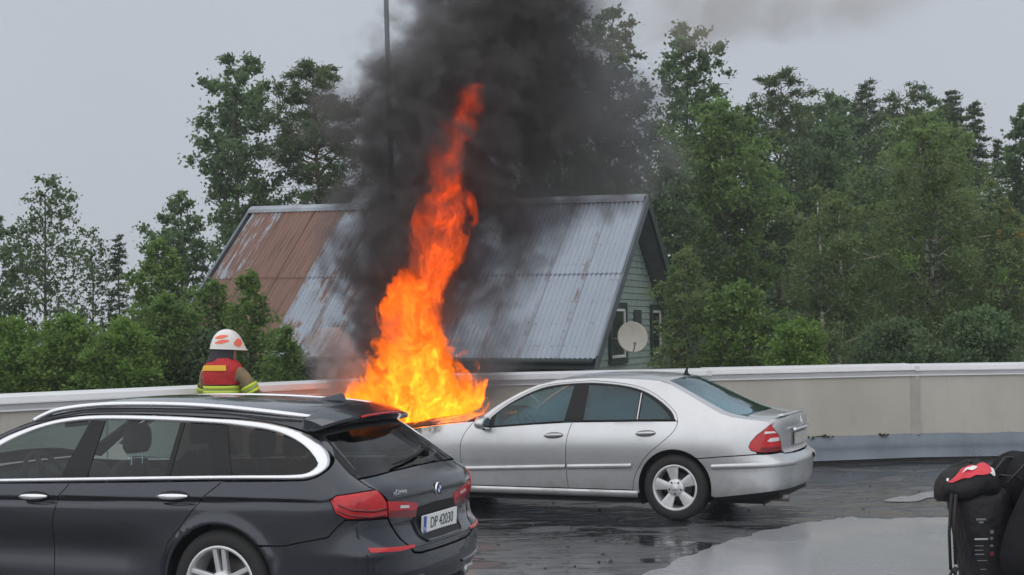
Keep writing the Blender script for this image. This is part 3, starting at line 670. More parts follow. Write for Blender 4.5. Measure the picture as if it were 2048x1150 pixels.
    panel('cowl', root, M_BTRIM, [(2.08, -.86), (2.05, 0), (2.08, .86), (2.21, .92), (2.18, .5), (2.15, 0), (2.18, -.5), (2.21, -.92)], T, flip=True, off=-.008, cell=.06, cellb=.12)
    panel('windscreen', root, glass('screen_glass', (.55, .66, .66)), [(1.2, -.875), (1.18, 0), (1.2, .875), (1.5, .885), (1.8, .88), (2.09, .85), (2.07, 0), (2.09, -.85), (1.8, -.88), (1.5, -.885)], T, flip=True, rim=0, off=-.004, cellb=.12)
    panel('roof', root, M_SIL, [(.155, -1), (.10, -.6), (.085, 0), (.10, .6), (.155, 1), (.6, 1), (1.19, 1), (1.175, 0), (1.19, -1), (.6, -1)], T, flip=True, cell=.07, cellb=.1)
    panel('rear_window', root, M_GREAR, [(.15, -.87), (.09, -.6), (.075, 0), (.09, .6), (.15, .87), (-.2, .86), (-.60, .84), (-.655, .6), (-.665, 0), (-.655, -.6), (-.60, -.84), (-.2, -.86)], T, flip=True, rim=.006, off=-.003, cellb=.12)
    panel('rear_shelf', root, M_CABIN, [(-.6, -.8), (-.1, -.8), (-.1, .8), (-.6, .8)], lambda x, v: np.stack([x, v*.9, .95+0*x], -1), flip=True, rim=0)
    bl = [(-.675, -.84), (-.69, 0), (-.675, .84), (-.80, .86), (-.92, .80), (-.985, .62), (-1.012, .3), (-1.02, 0), (-1.012, -.3), (-.985, -.62), (-.92, -.80), (-.80, -.86)]
    dk = panel('boot_lid', root, M_SIL, bl, T, flip=True, cell=.04, cellb=.1)
    for sg in (1, -1): panel('rear_wing_top', root, M_SIL, [(-.62, .86), (-.62, 1.0), (-.8, 1.0), (-.93, 1.0), (-.99, .9), (-1.0, .66), (-.925, .81), (-.80, .87)], T, flip=True, cell=.04, cellb=.05, mirror=sg < 0, ins=.001)
    bf = rp([(.745, .945), (.712, .895), (.632, .825), (.572, .74), (.557, .668), (.5, .640), (.30, .636), (.0, .636)]); bt = rp([(.70, .972), (.3, 1.0), (0, 1.005)])
    bt2 = [(-u, z) for u, z in bt]; face = bf+[(-u, z) for u, z in bf[::-1][1:]]+bt2+bt[::-1][1:]
    bfo = panel('boot_face', dk, M_SIL, face, S)
    MB().loft([[(-1.03+.05*abs(y)**2-.0, y, 1.006-.01*abs(y)), (-.985+.05*abs(y)**2, y, 1.030-.02*abs(y)), (-.94+.05*abs(y)**2, y, 1.008-.01*abs(y))] for y in np.linspace(-.6, .6, 13)]).build('boot_lip', M_SIL, dk, True)
    rc = rp([(.30, .83), (.30, .70), (.0, .69)]); rc2 = rp([(.30, .83), (0, .835)])
    panel('plate_recess', dk, mat('recess_grey', (.22, .22, .215), .5), rc+[(-u, z) for u, z in rc[::-1][1:]]+[(-u, z) for u, z in rc2[:1]], S, off=.004, rim=.01)
    MB().loft([[(-1.05+.04*y*y, y, .838), (-1.072+.04*y*y, y, .85), (-1.05+.04*y*y, y, .872), (-1.03+.04*y*y, y, .86)] for y in np.linspace(-.34, .34, 9)]).build('grip_bar', M_CHROME, dk, True)
    MB().box((-1.048, -.26, .71), (-1.030, .26, .822)).build('number_plate', mat('dirty_plate', (.42, .42, .40), .6, var=.2, vscale=8), dk)
    for i in range(3):
        b = math.radians(90+120*i); MB().add([(-1.045, .008*math.cos(b+1.57), .925+.008*math.sin(b+1.57)), (-1.045, .04*math.cos(b), .925+.04*math.sin(b)), (-1.045, .008*math.cos(b-1.57), .925+.008*math.sin(b-1.57)), (-1.053, 0, .925)], [(0, 1, 3), (1, 2, 3)]).build('emblem_point', M_CHROME, dk)
    MB().tube([(-1.043, .045*math.cos(t_), .925+.045*math.sin(t_)) for t_ in np.linspace(0, 6.283, 25)], .004, 5, cap=False).build('emblem_ring', M_CHROME, dk, True)
    # roof aerial at the back edge
    an = MB().loft([[(.16, y, 1.372) for y in (-.012, .012)]+[(.08, .014, 1.36), (.08, -.014, 1.36)], [(.145, y, 1.40) for y in (-.006, .006)]+[(.11, .006, 1.40), (.11, -.006, 1.40)], [(.118, y, 1.455) for y in (-.003, .003)]+[(.106, .003, 1.452), (.106, -.003, 1.452)]])
    an.build('roof_aerial', M_BTRIM, root)
    insides(root, sh, 0, wb, .362, R, .17)
    steering(root, 1.72, .37, .86)
    MB().box((1.60, -.07, 1.22), (1.66, .10, 1.28)).build('rear_view_mirror', M_CABIN, root)
    # exhaust and axle beneath the tail
    MB().tube([(-1.0, .42, .20), (-.5, .42, .22)], .035, 10).build('exhaust', mat('exhaust_steel', (.2, .19, .18), .5, .7), root, True)
    MB().loft([[(-.95, y, .21), (-.4, y, .16), (-.4, y, .30), (-.95, y, .32)] for y in (-.6, .6)]).build('underbody', M_BTRIM, root)
    return root
SALOON = saloon()
# ---------------- dark estate car in front
def estate():
    a = math.radians(21.5)
    root = empty('estate_car', (-1.473, 10.039, 0), 0, 'dark graphite estate car with silver roof rails in the foreground', 'car')
    root.rotation_euler = (0, 0, math.atan2(math.sin(a), -math.cos(a)))
    wb = 2.968; R = .338
    def feat(x, z):                 # undercut below the shoulder crease and hollow lower doors
        c = .868+.0-.022*np.clip(x, -1, 3)                  # crease height falls towards the front
        d = z-c; f = -.020*np.exp(-((d+.022)/.020)**2)*(d < .0)*np.clip((x+.85)*3, 0, 1)
        f = f+.004*np.exp(-((d-.012)/.02)**2)
        f = f-.020*np.exp(-((z-.52)/.11)**2)*np.clip((x-.45)*4, 0, 1)*np.clip((2.4-x)*4, 0, 1)
        r_ = np.hypot(x, z-.338); f = f+.018*np.exp(-((r_-.39)/.035)**2)*(z > .25)
        return f
    sh = Shell([(-1.10, 0), (-1.095, .3), (-1.07, .6), (-1.015, .80), (-.93, .91), (-.80, .97), (-.5, 1), (.3, 1), (1.4, 1), (2.5, 1), (3.0, .985), (3.35, .94), (3.6, .83), (3.74, .6), (3.79, .35), (3.80, 0)],
               [(.12, .84), (.18, .865), (.3, .897), (.45, .908), (.6, .918), (.75, .927), (.83, .928), (.88, .924), (.93, .908), (1.0, .884), (1.06, .852), (1.3, .700), (1.36, .655), (1.42, .58)],
               [(.12, .14), (.25, .06), (.36, .01), (.5, 0), (.56, .0), (.62, .045), (.72, .065), (.85, .05), (.92, .075), (.97, .14), (1.02, .215), (1.10, .315), (1.2, .445), (1.28, .55), (1.36, .62), (1.45, .65)],
               [(.1, -.12), (.25, -.02), (.4, 0), (.55, 0), (.7, -.05), (.8, -.14), (.9, -.25), (1.45, -.3)],
               [(3.82, .66), (3.6, .74), (3.3, .82), (2.9, .88), (2.5, .925), (2.33, .945), (2.2, 1.005), (2.0, 1.115), (1.8, 1.218), (1.62, 1.292), (1.4, 1.353), (1.2, 1.378), (1.0, 1.387), (.5, 1.386), (.1, 1.374), (-.28, 1.343), (-.45, 1.318), (-.6, 1.272), (-.72, 1.22)],
               [(3.84, .70), (3.6, .84), (3.3, .91), (2.9, .97), (2.5, 1.01), (2.36, 1.03), (2.2, 1.10), (1.9, 1.25), (1.6, 1.37), (1.4, 1.418), (1.15, 1.442), (.8, 1.45), (.4, 1.447), (0, 1.435), (-.3, 1.418), (-.5, 1.40), (-.62, 1.385), (-.75, 1.37)],
               kr=1.5, crown=2.8, feat=feat)
    S, T, sp, rp, fp = sh.S, sh.T, sh.sp, sh.rp, sh.fp
    rl = lambda xs: [(x, float(sh.rail(x))) for x in xs]
    Bg = [(1.117, .935), (1.13, .911), (1.195, .833), (1.216, .755), (1.237, .688), (1.245, .5), (1.24, .27)]
    Cg = [(-.02, .975), (.105, .875), (.152, .826), (.225, .745), (.30, .656), (.37, .50), (.40, .36), (.41, .27)]
    chO = [(1.98, .915), (1.665, .925), (1.117, .944), (-.014, .983), (-.50, .994), (-.60, 1.004), (-.655, 1.03), (-.678, 1.065), (-.662, 1.105), (-.578, 1.187), (-.43, 1.261), (-.242, 1.308), (-.035, 1.329), (.169, 1.337), (.618, 1.35), (1.049, 1.35), (1.29, 1.333), (1.483, 1.297), (1.669, 1.237), (1.783, 1.185), (2.05, 1.03)]
    chI = [(1.98, .938), (1.67, .947), (1.117, .967), (-.014, 1.006), (-.48, 1.018), (-.562, 1.024), (-.600, 1.043), (-.620, 1.070), (-.607, 1.095), (-.54, 1.155), (-.42, 1.222), (-.256, 1.271), (-.049, 1.294), (.16, 1.310), (.618, 1.324), (1.037, 1.325), (1.278, 1.308), (1.472, 1.270), (1.647, 1.206), (1.754, 1.15), (1.99, 1.01)]
    chO = [tuple(p) for p in crv(chO, 4)]; chI = [tuple(p) for p in crv(chI, 4)]
    for mir in (False, True):
        k = dict(mirror=mir)
        Fg = [(2.30, .915), (2.36, .80), (2.385, .65), (2.38, .45), (2.36, .27)]
        fd = panel('front_door', root, M_DRK, sp(crv(Fg, 4))+sp(list(reversed(crv(Bg, 4))))+sp([(1.665, .918), (1.98, .908)]), S, cell=.05, cellb=.018, **k)
        rd = panel('rear_door', root, M_DRK, sp(crv(Bg, 4))+sp(list(reversed(crv(Cg, 4))))+sp([(.5, .955)]), S, cell=.05, cellb=.018, **k)
        handle(fd, M_DRK, 1.372, .842, .235, .075, sh, mir, M_CHROME, .03); handle(rd, M_DRK, .318, .872, .235, .075, sh, mir, M_CHROME, .03)
        # quarter panel: from the door cut to the tail lamp, D pillar and roof edge
        edge = [(-.015, .970), (-.50, .985), (-.61, .996), (-.668, 1.026), (-.69, 1.065), (-.674, 1.11), (-.586, 1.195), (-.436, 1.269), (-.245, 1.317), (-.035, 1.338), (.169, 1.346), (.618, 1.359), (1.049, 1.359), (1.29, 1.342), (1.483, 1.306), (1.669, 1.246), (1.783, 1.194), (2.05, 1.04), (2.22, .93)]
        edge = [tuple(p) for p in crv(edge, 3)]
        hatchL = [(.60, 1.262), (.655, 1.16), (.705, 1.05), (.72, .99), (.715, .94), (.685, .925)]
        qp = sp(list(reversed(crv(Cg, 4))))+sp(edge)+sp(rl([2.34, 2.25, 2.1, 1.9, 1.7, 1.5, 1.3, 1.1, .8, .5, .2, -.1, -.3, -.45, -.56]))+rp(hatchL)+sp([(-.914, .921), (-.79, .905), (-.752, .878), (-.79, .80), (-.845, .765), (-.78, .705), (-.74, .66), (-.45, .60)])+sp(arc(0, .338, .375, 136, -10, 18))
        panel('quarter_panel', root, M_DRK, qp, S, cell=.05, cellb=.02, **k)
        ribbon('window_chrome', root, M_CHROME, sp(chO), sp(chI), S, off=.007, n=150, dome=.004, **k)
        # glass
        gt = lambda x: float(np.interp(x, [-.62, -.54, -.42, -.256, -.049, .16, .618, 1.037, 1.278, 1.472, 1.647, 1.754, 1.99], [1.07, 1.152, 1.221, 1.270, 1.293, 1.310, 1.324, 1.325, 1.308, 1.270, 1.206, 1.15, 1.01]))
        gb = lambda x: float(np.interp(x, [-.62, -.56, 0, 1.117, 1.67, 2.0], [1.07, 1.024, 1.006, .967, .947, .938]))
        f1 = [(1.99, 1.005), (1.98, .94)]+[(x, gb(x)) for x in (1.7, 1.4)]+[(1.192, .964), (1.118, 1.318)]+[(x, gt(x)) for x in (1.2, 1.3, 1.4, 1.5, 1.6, 1.7, 1.85)]
        panel('door_glass', fd, M_GDARK, sp(f1), S, off=-.008, rim=0, ins=0, **k)
        f2 = [(.985, .972), (.41, .992), (.425, 1.315), (.618, 1.324), (1.0, 1.324)]
        panel('door_glass', rd, M_GDARK, sp(f2), S, off=-.008, rim=0, ins=0, **k)
        f2b = [(.372, .994), (.07, 1.004), (.215, 1.309), (.39, 1.315)]
        panel('door_glass', rd, M_GPRIV, sp(f2b), S, off=-.008, rim=0, ins=0, **k)
        f3 = [(-.075, 1.009), (-.48, 1.018), (-.56, 1.024), (-.6, 1.043), (-.618, 1.07), (-.605, 1.095), (-.54, 1.153), (-.42, 1.221), (-.256, 1.270), (-.049, 1.293), (.07, 1.302)]
        panel('quarter_glass', root, M_GPRIV, sp(f3), S, off=-.008, rim=0, ins=0, **k)
        panel('pillar_trim', fd, M_BTRIM, sp([(1.118, 1.324), (1.0, 1.324), (.985, .97), (1.196, .962)]), S, off=-.004, **k)
        panel('window_bar', rd, M_BTRIM, sp([(.427, 1.318), (.388, 1.318), (.370, .993), (.412, .992)]), S, off=-.004, **k)
        panel('pillar_trim', rd, M_BTRIM, sp([(.217, 1.312), (.068, 1.304), (-.077, 1.008), (.072, 1.004)]), S, off=-.004, **k)
        # lamps
        lamp = sp([(-.914, .919), (-.79, .903), (-.755, .876), (-.79, .802), (-.845, .767)])+rp([(.72, .757), (.62, .755), (.645, .85), (.685, .923)])
        tl = panel('tail_lamp', root, M_RED, lamp, S, off=.004, cell=.03, **k)
        for dz in (.0, .035): ribbon('lamp_bar', tl, M_REDD, sp([(-.80, .862-dz), (-.86, .83-dz)])+rp([(.74, .81-dz), (.64, .815-dz)]), sp([(-.81, .842-dz), (-.87, .812-dz)])+rp([(.74, .792-dz), (.64, .797-dz)]), S, off=.007, n=24, dome=.001, **k)
        li = rp([(.634, .852), (.45, .832), (.285, .805), (.275, .78), (.30, .712), (.45, .728), (.608, .745)])
        inn = panel('tail_lamp', root, M_RED, li, S, off=.004, cell=.03, **k)
        panel('lamp_band', inn, M_REDD, rp([(.62, .79), (.29, .762), (.30, .716), (.45, .732), (.604, .748)]), S, off=.007, rim=.002, ins=0, cell=.03, **k)
        panel('lamp_window', inn, M_CLEAR, rp([(.50, .812), (.40, .802), (.395, .785), (.505, .795)]), S, off=.0075, rim=.002, ins=0, cell=.02, **k)
        panel('reflector', root, M_RED, rp([(.80, .592), (.6, .575), (.42, .567), (.43, .545), (.6, .545), (.80, .560)]), S, off=.004, cell=.03, **k)
        wing = sp(list(reversed(crv(Fg, 4))))+sp(rl([2.36, 2.6, 2.9, 3.2]))+sp([(3.28, .70), (3.38, .60), (3.3, .54)])+sp(arc(wb, .338, .375, 30, 190, 14))+sp([(2.56, .27)])
        panel('front_wing', root, M_DRK, wing, S, **k)
        panel('head_lamp', root, MT['lamp_lens'], sp([(3.28, .70), (3.25, .80), (3.5, .77)])+fp([(.5, .73), (.36, .66)])+sp([(3.45, .62)]), S, **k)
        ribbon('sill', root, M_DRK, sp([(.40, .268), (2.55, .268)]), sp([(.39, .20), (2.55, .20)]), S, off=.004, n=30, dome=.006, **k)
        ribbon('sill_skirt', root, M_BTRIM, sp([(.38, .20), (2.57, .20)]), sp([(.38, .15), (2.57, .15)]), S, off=-.02, n=20, **k)
        panel('pillar', root, M_DRK, [(1.42, .89), (1.42, 1.0), (1.7, 1.0), (2.0, 1.0), (2.34, 1.0), (2.36, .88), (2.0, .90), (1.7, .90)], T, flip=True, cellb=.05, **k)
        mirror_pod(fd, M_DRK, 2.16, .87, 1.0, -1 if mir else 1)
        wheel(root, 0, (.795 if not mir else -.795), R, .240, .235, 'twin', -1 if mir else 1)
        wheel(root, wb, (.795 if not mir else -.795), R, .240, .235, 'twin', -1 if mir else 1)
        sg = -1 if mir else 1
        # raised roof rail
        rp_ = crv([(1.60, 1.306), (1.52, 1.345), (1.40, 1.382), (1.1, 1.412), (.676, 1.418), (.273, 1.408), (-.132, 1.380), (-.36, 1.352), (-.46, 1.325)], 5)
        yy = lambda x, z: float(sh.S([sh.us(x, float(sh.rail(x)))], [float(sh.rail(x))])[0][1])-.05
        MB().tube([(x, sg*yy(x, z), z+.004) for x, z in rp_], .019, 10, sq=.9).build('roof_rail', M_CHROME, root, True)
        ribbon('roof_gutter', root, M_BTRIM, sp(rl([1.55, 1.2, .8, .4, 0, -.4])), sp([(x, z-.012) for x, z in rl([1.55, 1.2, .8, .4, 0, -.4])]), S, off=.002, n=30, dome=0, **k)
        seat(root, 1.28, sg*.39, .52, M_SEAT, .52); seat(root, .30, sg*.42, .56, M_SEAT, .47, True, .56)
    seat(root, .30, 0, .56, M_SEAT, .44, True, .34)
    # bumpers
    rb = sp([(-.37, .26)])+sp(arc(0, .338, .375, 188, 138, 8))+sp([(-.45, .598), (-.74, .656), (-.78, .70), (-.84, .757)])+rp([(.72, .748), (.615, .742), (.56, .66), (.50, .565), (.44, .515), (.35, .50), (0, .497)])
    lo = sp([(-.40, .25), (-.8, .26)])+rp([(.72, .27), (.4, .28), (0, .28)])
    rbo = panel('rear_bumper', root, M_DRK, rb+[(-u, z) for u, z in rb[::-1][1:]]+[(-u, z) for u, z in lo]+lo[::-1][1:], S, cell=.05)
    vb = sp([(-.40, .255), (-.8, .265)])+rp([(.72, .275), (.4, .283), (0, .283)]); vl = sp([(-.42, .19), (-.8, .19)])+rp([(.7, .19), (.4, .19), (0, .19)])
    panel('bumper_valance', root, M_BTRIM, vb+[(-u, z) for u, z in vb[::-1][1:]]+[(-u, z) for u, z in vl]+vl[::-1][1:], S, off=-.025)
    for sg in (1, -1):
        ribbon('bumper_crease', rbo, M_DRK, rp([(.78, .392), (.5, .372), (.30, .368)]), rp([(.78, .37), (.5, .352), (.30, .352)]), S, off=.008, n=20, mirror=sg < 0)
        panel('exhaust_tip', root, M_CHROME, rp([(.62, .30), (.62, .225), (.46, .225), (.46, .30)]), S, off=.01, rim=.05, mirror=sg < 0)
    # hatch: painted lower part, window, spoiler
    ht = rp([(.68, .918), (.63, .86), (.605, .745), (.545, .66), (.49, .573), (.43, .522), (.35, .508), (0, .505)]); hu = rp([(.712, .945), (.714, .985), (.35, 1.002), (0, 1.006)])
    hb = panel('hatch', root, M_DRK, ht+[(-u, z) for u, z in ht[::-1][1:]]+[(-u, z) for u, z in hu]+hu[::-1][1:], S, cell=.05, cellb=.02)
    hw = rp([(.70, .993), (.693, 1.05), (.645, 1.16), (.592, 1.258), (.3, 1.275), (0, 1.28)]); hl = rp([(.35, 1.012), (0, 1.016)])
    rwn = panel('rear_window', hb, glass('hatch_glass', (.20, .20, .20), .9), hw+[(-u, z) for u, z in hw[::-1][1:]]+[(-u, z) for u, z in hl[::-1]][::-1][::-1]+hl, S, off=-.004, cell=.08)
    # black surround of the hatch window
    so = rp([(.71, .99), (.70, 1.05), (.652, 1.16), (.598, 1.262), (.3, 1.282), (0, 1.287)]); si = rp([(.655, 1.02), (.645, 1.06), (.60, 1.16), (.56, 1.235), (.3, 1.25), (0, 1.255)])
    for sg in (1, -1): ribbon('window_surround', hb, M_BTRIM, so, si, S, off=-.001, n=40, dome=.0, mirror=sg < 0)
    rings = []
    for y in np.linspace(-.62, .62, 17):
        e = abs(y)/.62; xt = -.655+.10*e**2.2; zt = 1.352-.055*e**2.2; xr_ = -.46+.03*e
        rings.append([(xr_, y, float(T([xr_], [y/.66])[0][2])+.001), ((xr_+xt)/2, y, (float(T([xr_], [y/.66])[0][2])+zt)/2+.008), (xt, y, zt), (xt+.004, y, zt-.020), ((xr_+xt)/2, y, zt-.035), (xr_, y, 1.27)])
    spo = MB().loft(rings).build('roof_spoiler', M_DRK, hb, 'auto')
    MB().loft([[(-.664+.10*(abs(y)/.62)**2.2, y, 1.347-.055*(abs(y)/.62)**2.2), (-.664+.10*(abs(y)/.62)**2.2, y, 1.333-.055*(abs(y)/.62)**2.2), (-.65+.10*(abs(y)/.62)**2.2, y, 1.333-.055*(abs(y)/.62)**2.2), (-.65+.10*(abs(y)/.62)**2.2, y, 1.347-.055*(abs(y)/.62)**2.2)] for y in np.linspace(-.42, .26, 9)]).build('brake_light', M_RED, spo, True)
    # wiper
    W0 = S([sh.ur(-.05, 1.04)], [1.04])[0]; wp = [(.30, 1.035), (.10, 1.047), (-.10, 1.062), (-.30, 1.085)]
    Q = [S([sh.ur(y, z)], [z])[0] for y, z in wp]
    MB().tube([(q[0]-.025, q[1], q[2]+.005) for q in Q], [.006, .008, .010, .013], 6).build('rear_wiper', M_BTRIM, hb, True)
    MB().tube([(Q[3][0]-.03, Q[3][1], Q[3][2]+.02), (Q[3][0]-.02, Q[3][1]-.02, Q[3][2]-.04)], [.026, .03], 8).build('wiper_pivot', M_BTRIM, hb, True)
    # plate in its recess, badge, lettering
    rc = rp([(.34, .775), (.30, .60), (.26, .572), (0, .568)]); rcu = rp([(.34, .775), (0, .785)])
    panel('plate_recess', hb, M_BTRIM, rc+[(-u, z) for u, z in rc[::-1][1:]]+[(-u, z) for u, z in rcu[::-1][1:]][:0]+[(-rcu[0][0], .775), (0, .785)], S, off=.003, rim=.006)
    ribbon('recess_trim', hb, M_DRK, rp([(-.33, .70), (-.29, .595), (-.25, .567), (.25, .567), (.29, .595), (.33, .70)]), rp([(-.345, .70), (-.305, .59), (-.255, .555), (.255, .555), (.305, .59), (.345, .70)]), S, off=.012, n=40)
    px = float(S([0], [.66])[0][0])-.022
    PM = Matrix.Translation((px, 0, .662)) @ Matrix.Rotation(math.radians(-3), 4, 'Y')
    pl = MB().box((-.004, -.26, -.055), (.012, .26, .055), PM).build('number_plate', M_PLATE, hb, False, .002)
    MB().box((-.0055, .215, -.052), (-.0035, .258, .052), PM).build('plate_band', M_PBLUE, pl)
    MB().box((-.0052, -.262, -.074), (.008, .262, -.056), PM).build('plate_holder', M_BTRIM, pl)
    RX = Matrix(((0, 0, -1, 0), (-1, 0, 0, 0), (0, 1, 0, 0), (0, 0, 0, 1)))     # text plane facing the rear, reading left to right from behind
    textmesh('plate_lettering', 'DP 42030', .098, M_INK, pl, PM @ Matrix.Translation((-.0055, -.02, -.002)) @ RX, .0008, .90)
    textmesh('plate_band_letter', 'N', .035, M_PLATE, pl, PM @ Matrix.Translation((-.0058, .237, -.028)) @ RX, .0006)
    bx = float(S([0], [.862])[0][0])
    em = MB().lathe([(.041, 0), (.041, .008), (.036, .012), (.001, .013)], 32, Matrix.Translation((bx-.002, 0, .862)) @ Matrix.Rotation(math.radians(90), 4, 'Z')).build('roundel', M_CHROME, hb, True)
    MB().lathe([(.038, .0125), (.026, .0138)], 32, Matrix.Translation((bx-.002, 0, .862)) @ Matrix.Rotation(math.radians(90), 4, 'Z')).build('roundel_ring', M_BTRIM, em)
    for i in range(4):
        q = [(bx-.0165, 0, .862)]+[(bx-.0165, .025*math.cos(t_), .862+.025*math.sin(t_)) for t_ in np.linspace(i*math.pi/2, (i+1)*math.pi/2, 8)]
        MB().add(q, [tuple(range(9))]).build('roundel_quarter', M_PLATE if i % 2 else M_PBLUE, em)
    q = S([sh.ur(.50, .895)], [.895])[0]; q2 = S([sh.ur(.40, .895)], [.895])[0]; an = math.atan2(q[0]-q2[0], q[1]-q2[1])
    textmesh('badge_lettering', 'xDrive', .046, M_CHROME, hb, Matrix.Translation((q[0]-.010, .50, .893)) @ Matrix.Rotation(-an, 4, 'Z') @ RX, .001, 1.25)
    # roof, glass, bonnet
    panel('roof', root, M_DRK, [(-.47, -1), (-.5, -.6), (-.5, 0), (-.5, .6), (-.47, 1), (0, 1), (.5, 1), (1.0, 1), (1.42, 1), (1.39, 0), (1.42, -1), (1.0, -1), (.5, -1), (0, -1)], T, flip=True, cell=.07, cellb=.1)
    panel('windscreen', root, MT['screen_glass'], [(1.43, -.885), (1.40, 0), (1.43, .885), (1.8, .895), (2.1, .89), (2.33, .86), (2.3, 0), (2.33, -.86), (2.1, -.89), (1.8, -.895)], T, flip=True, rim=0, off=-.004, cellb=.12)
    panel('bonnet', root, M_DRK, [(2.42, -.93), (2.37, 0), (2.42, .93), (2.9, .93), (3.3, .88), (3.55, .75), (3.66, .5), (3.70, 0), (3.66, -.5), (3.55, -.75), (3.3, -.88), (2.9, -.93)], T, flip=True, cell=.08, cellb=.12)
    panel('cowl', root, M_BTRIM, [(2.31, -.88), (2.28, 0), (2.31, .88), (2.41, .92), (2.36, 0), (2.41, -.92)], T, flip=True, off=-.01, cellb=.12)
    Lc = sh.L
    def S2(u, z):
        u = np.asarray(u, float); r_ = sh.S(np.where(u > Lc, 2*Lc-u, u), z); r_[..., 1] *= np.where(u > Lc, -1, 1); return r_
    fb = sp([(3.38, .59), (3.3, .54)])+sp(arc(wb, .338, .375, 30, -8, 8))+sp([(3.5, .19)])+fp([(.5, .18), (0, .18)]); ft = sp([(3.45, .61)])+fp([(.5, .62), (.36, .56), (0, .56)])
    panel('front_bumper', root, M_DRK, fb+[(2*Lc-u, z) for u, z in fb[::-1][1:]]+[(2*Lc-u, z) for u, z in ft]+ft[::-1][1:], S2)
    for sg in (1, -1): panel('kidney_grille', root, M_BTRIM, fp([(.03, .57), (.30, .57), (.34, .66), (.28, .70), (.03, .71)]), S, off=.01, mirror=sg < 0)
    fin = []
    for x, w_, h_ in ((-.16, .004, .004), (-.24, .018, .022), (-.32, .026, .048), (-.365, .026, .060), (-.385, .018, .050), (-.40, .008, .01)):
        z0 = float(T([x], [0.])[0][2])-.012; fin.append([(x, w_*math.cos(b)*(.25 if math.sin(b) > .5 else 1), z0+(h_+.012)*max(0, math.sin(b))) for b in np.linspace(0, 2*math.pi, 12, endpoint=False)])
    MB().loft(fin).build('roof_fin', M_DRK, root, True)
    insides(root, sh, 0, wb, .375, R, .18)
    MB().box((-.75, -.62, .5), (-.12, .62, .92)).build('luggage_cover', M_CABIN, root)
    MB().box((-.85, -.78, .45), (-.4, .78, .75)).build('boot_lining', M_CABIN, root)
    steering(root, 1.72, .38, .90)
    MB().box((1.72, -.09, 1.23), (1.75, .14, 1.30)).build('rear_view_mirror', M_CABIN, root)
    return root
ESTATE = estate()
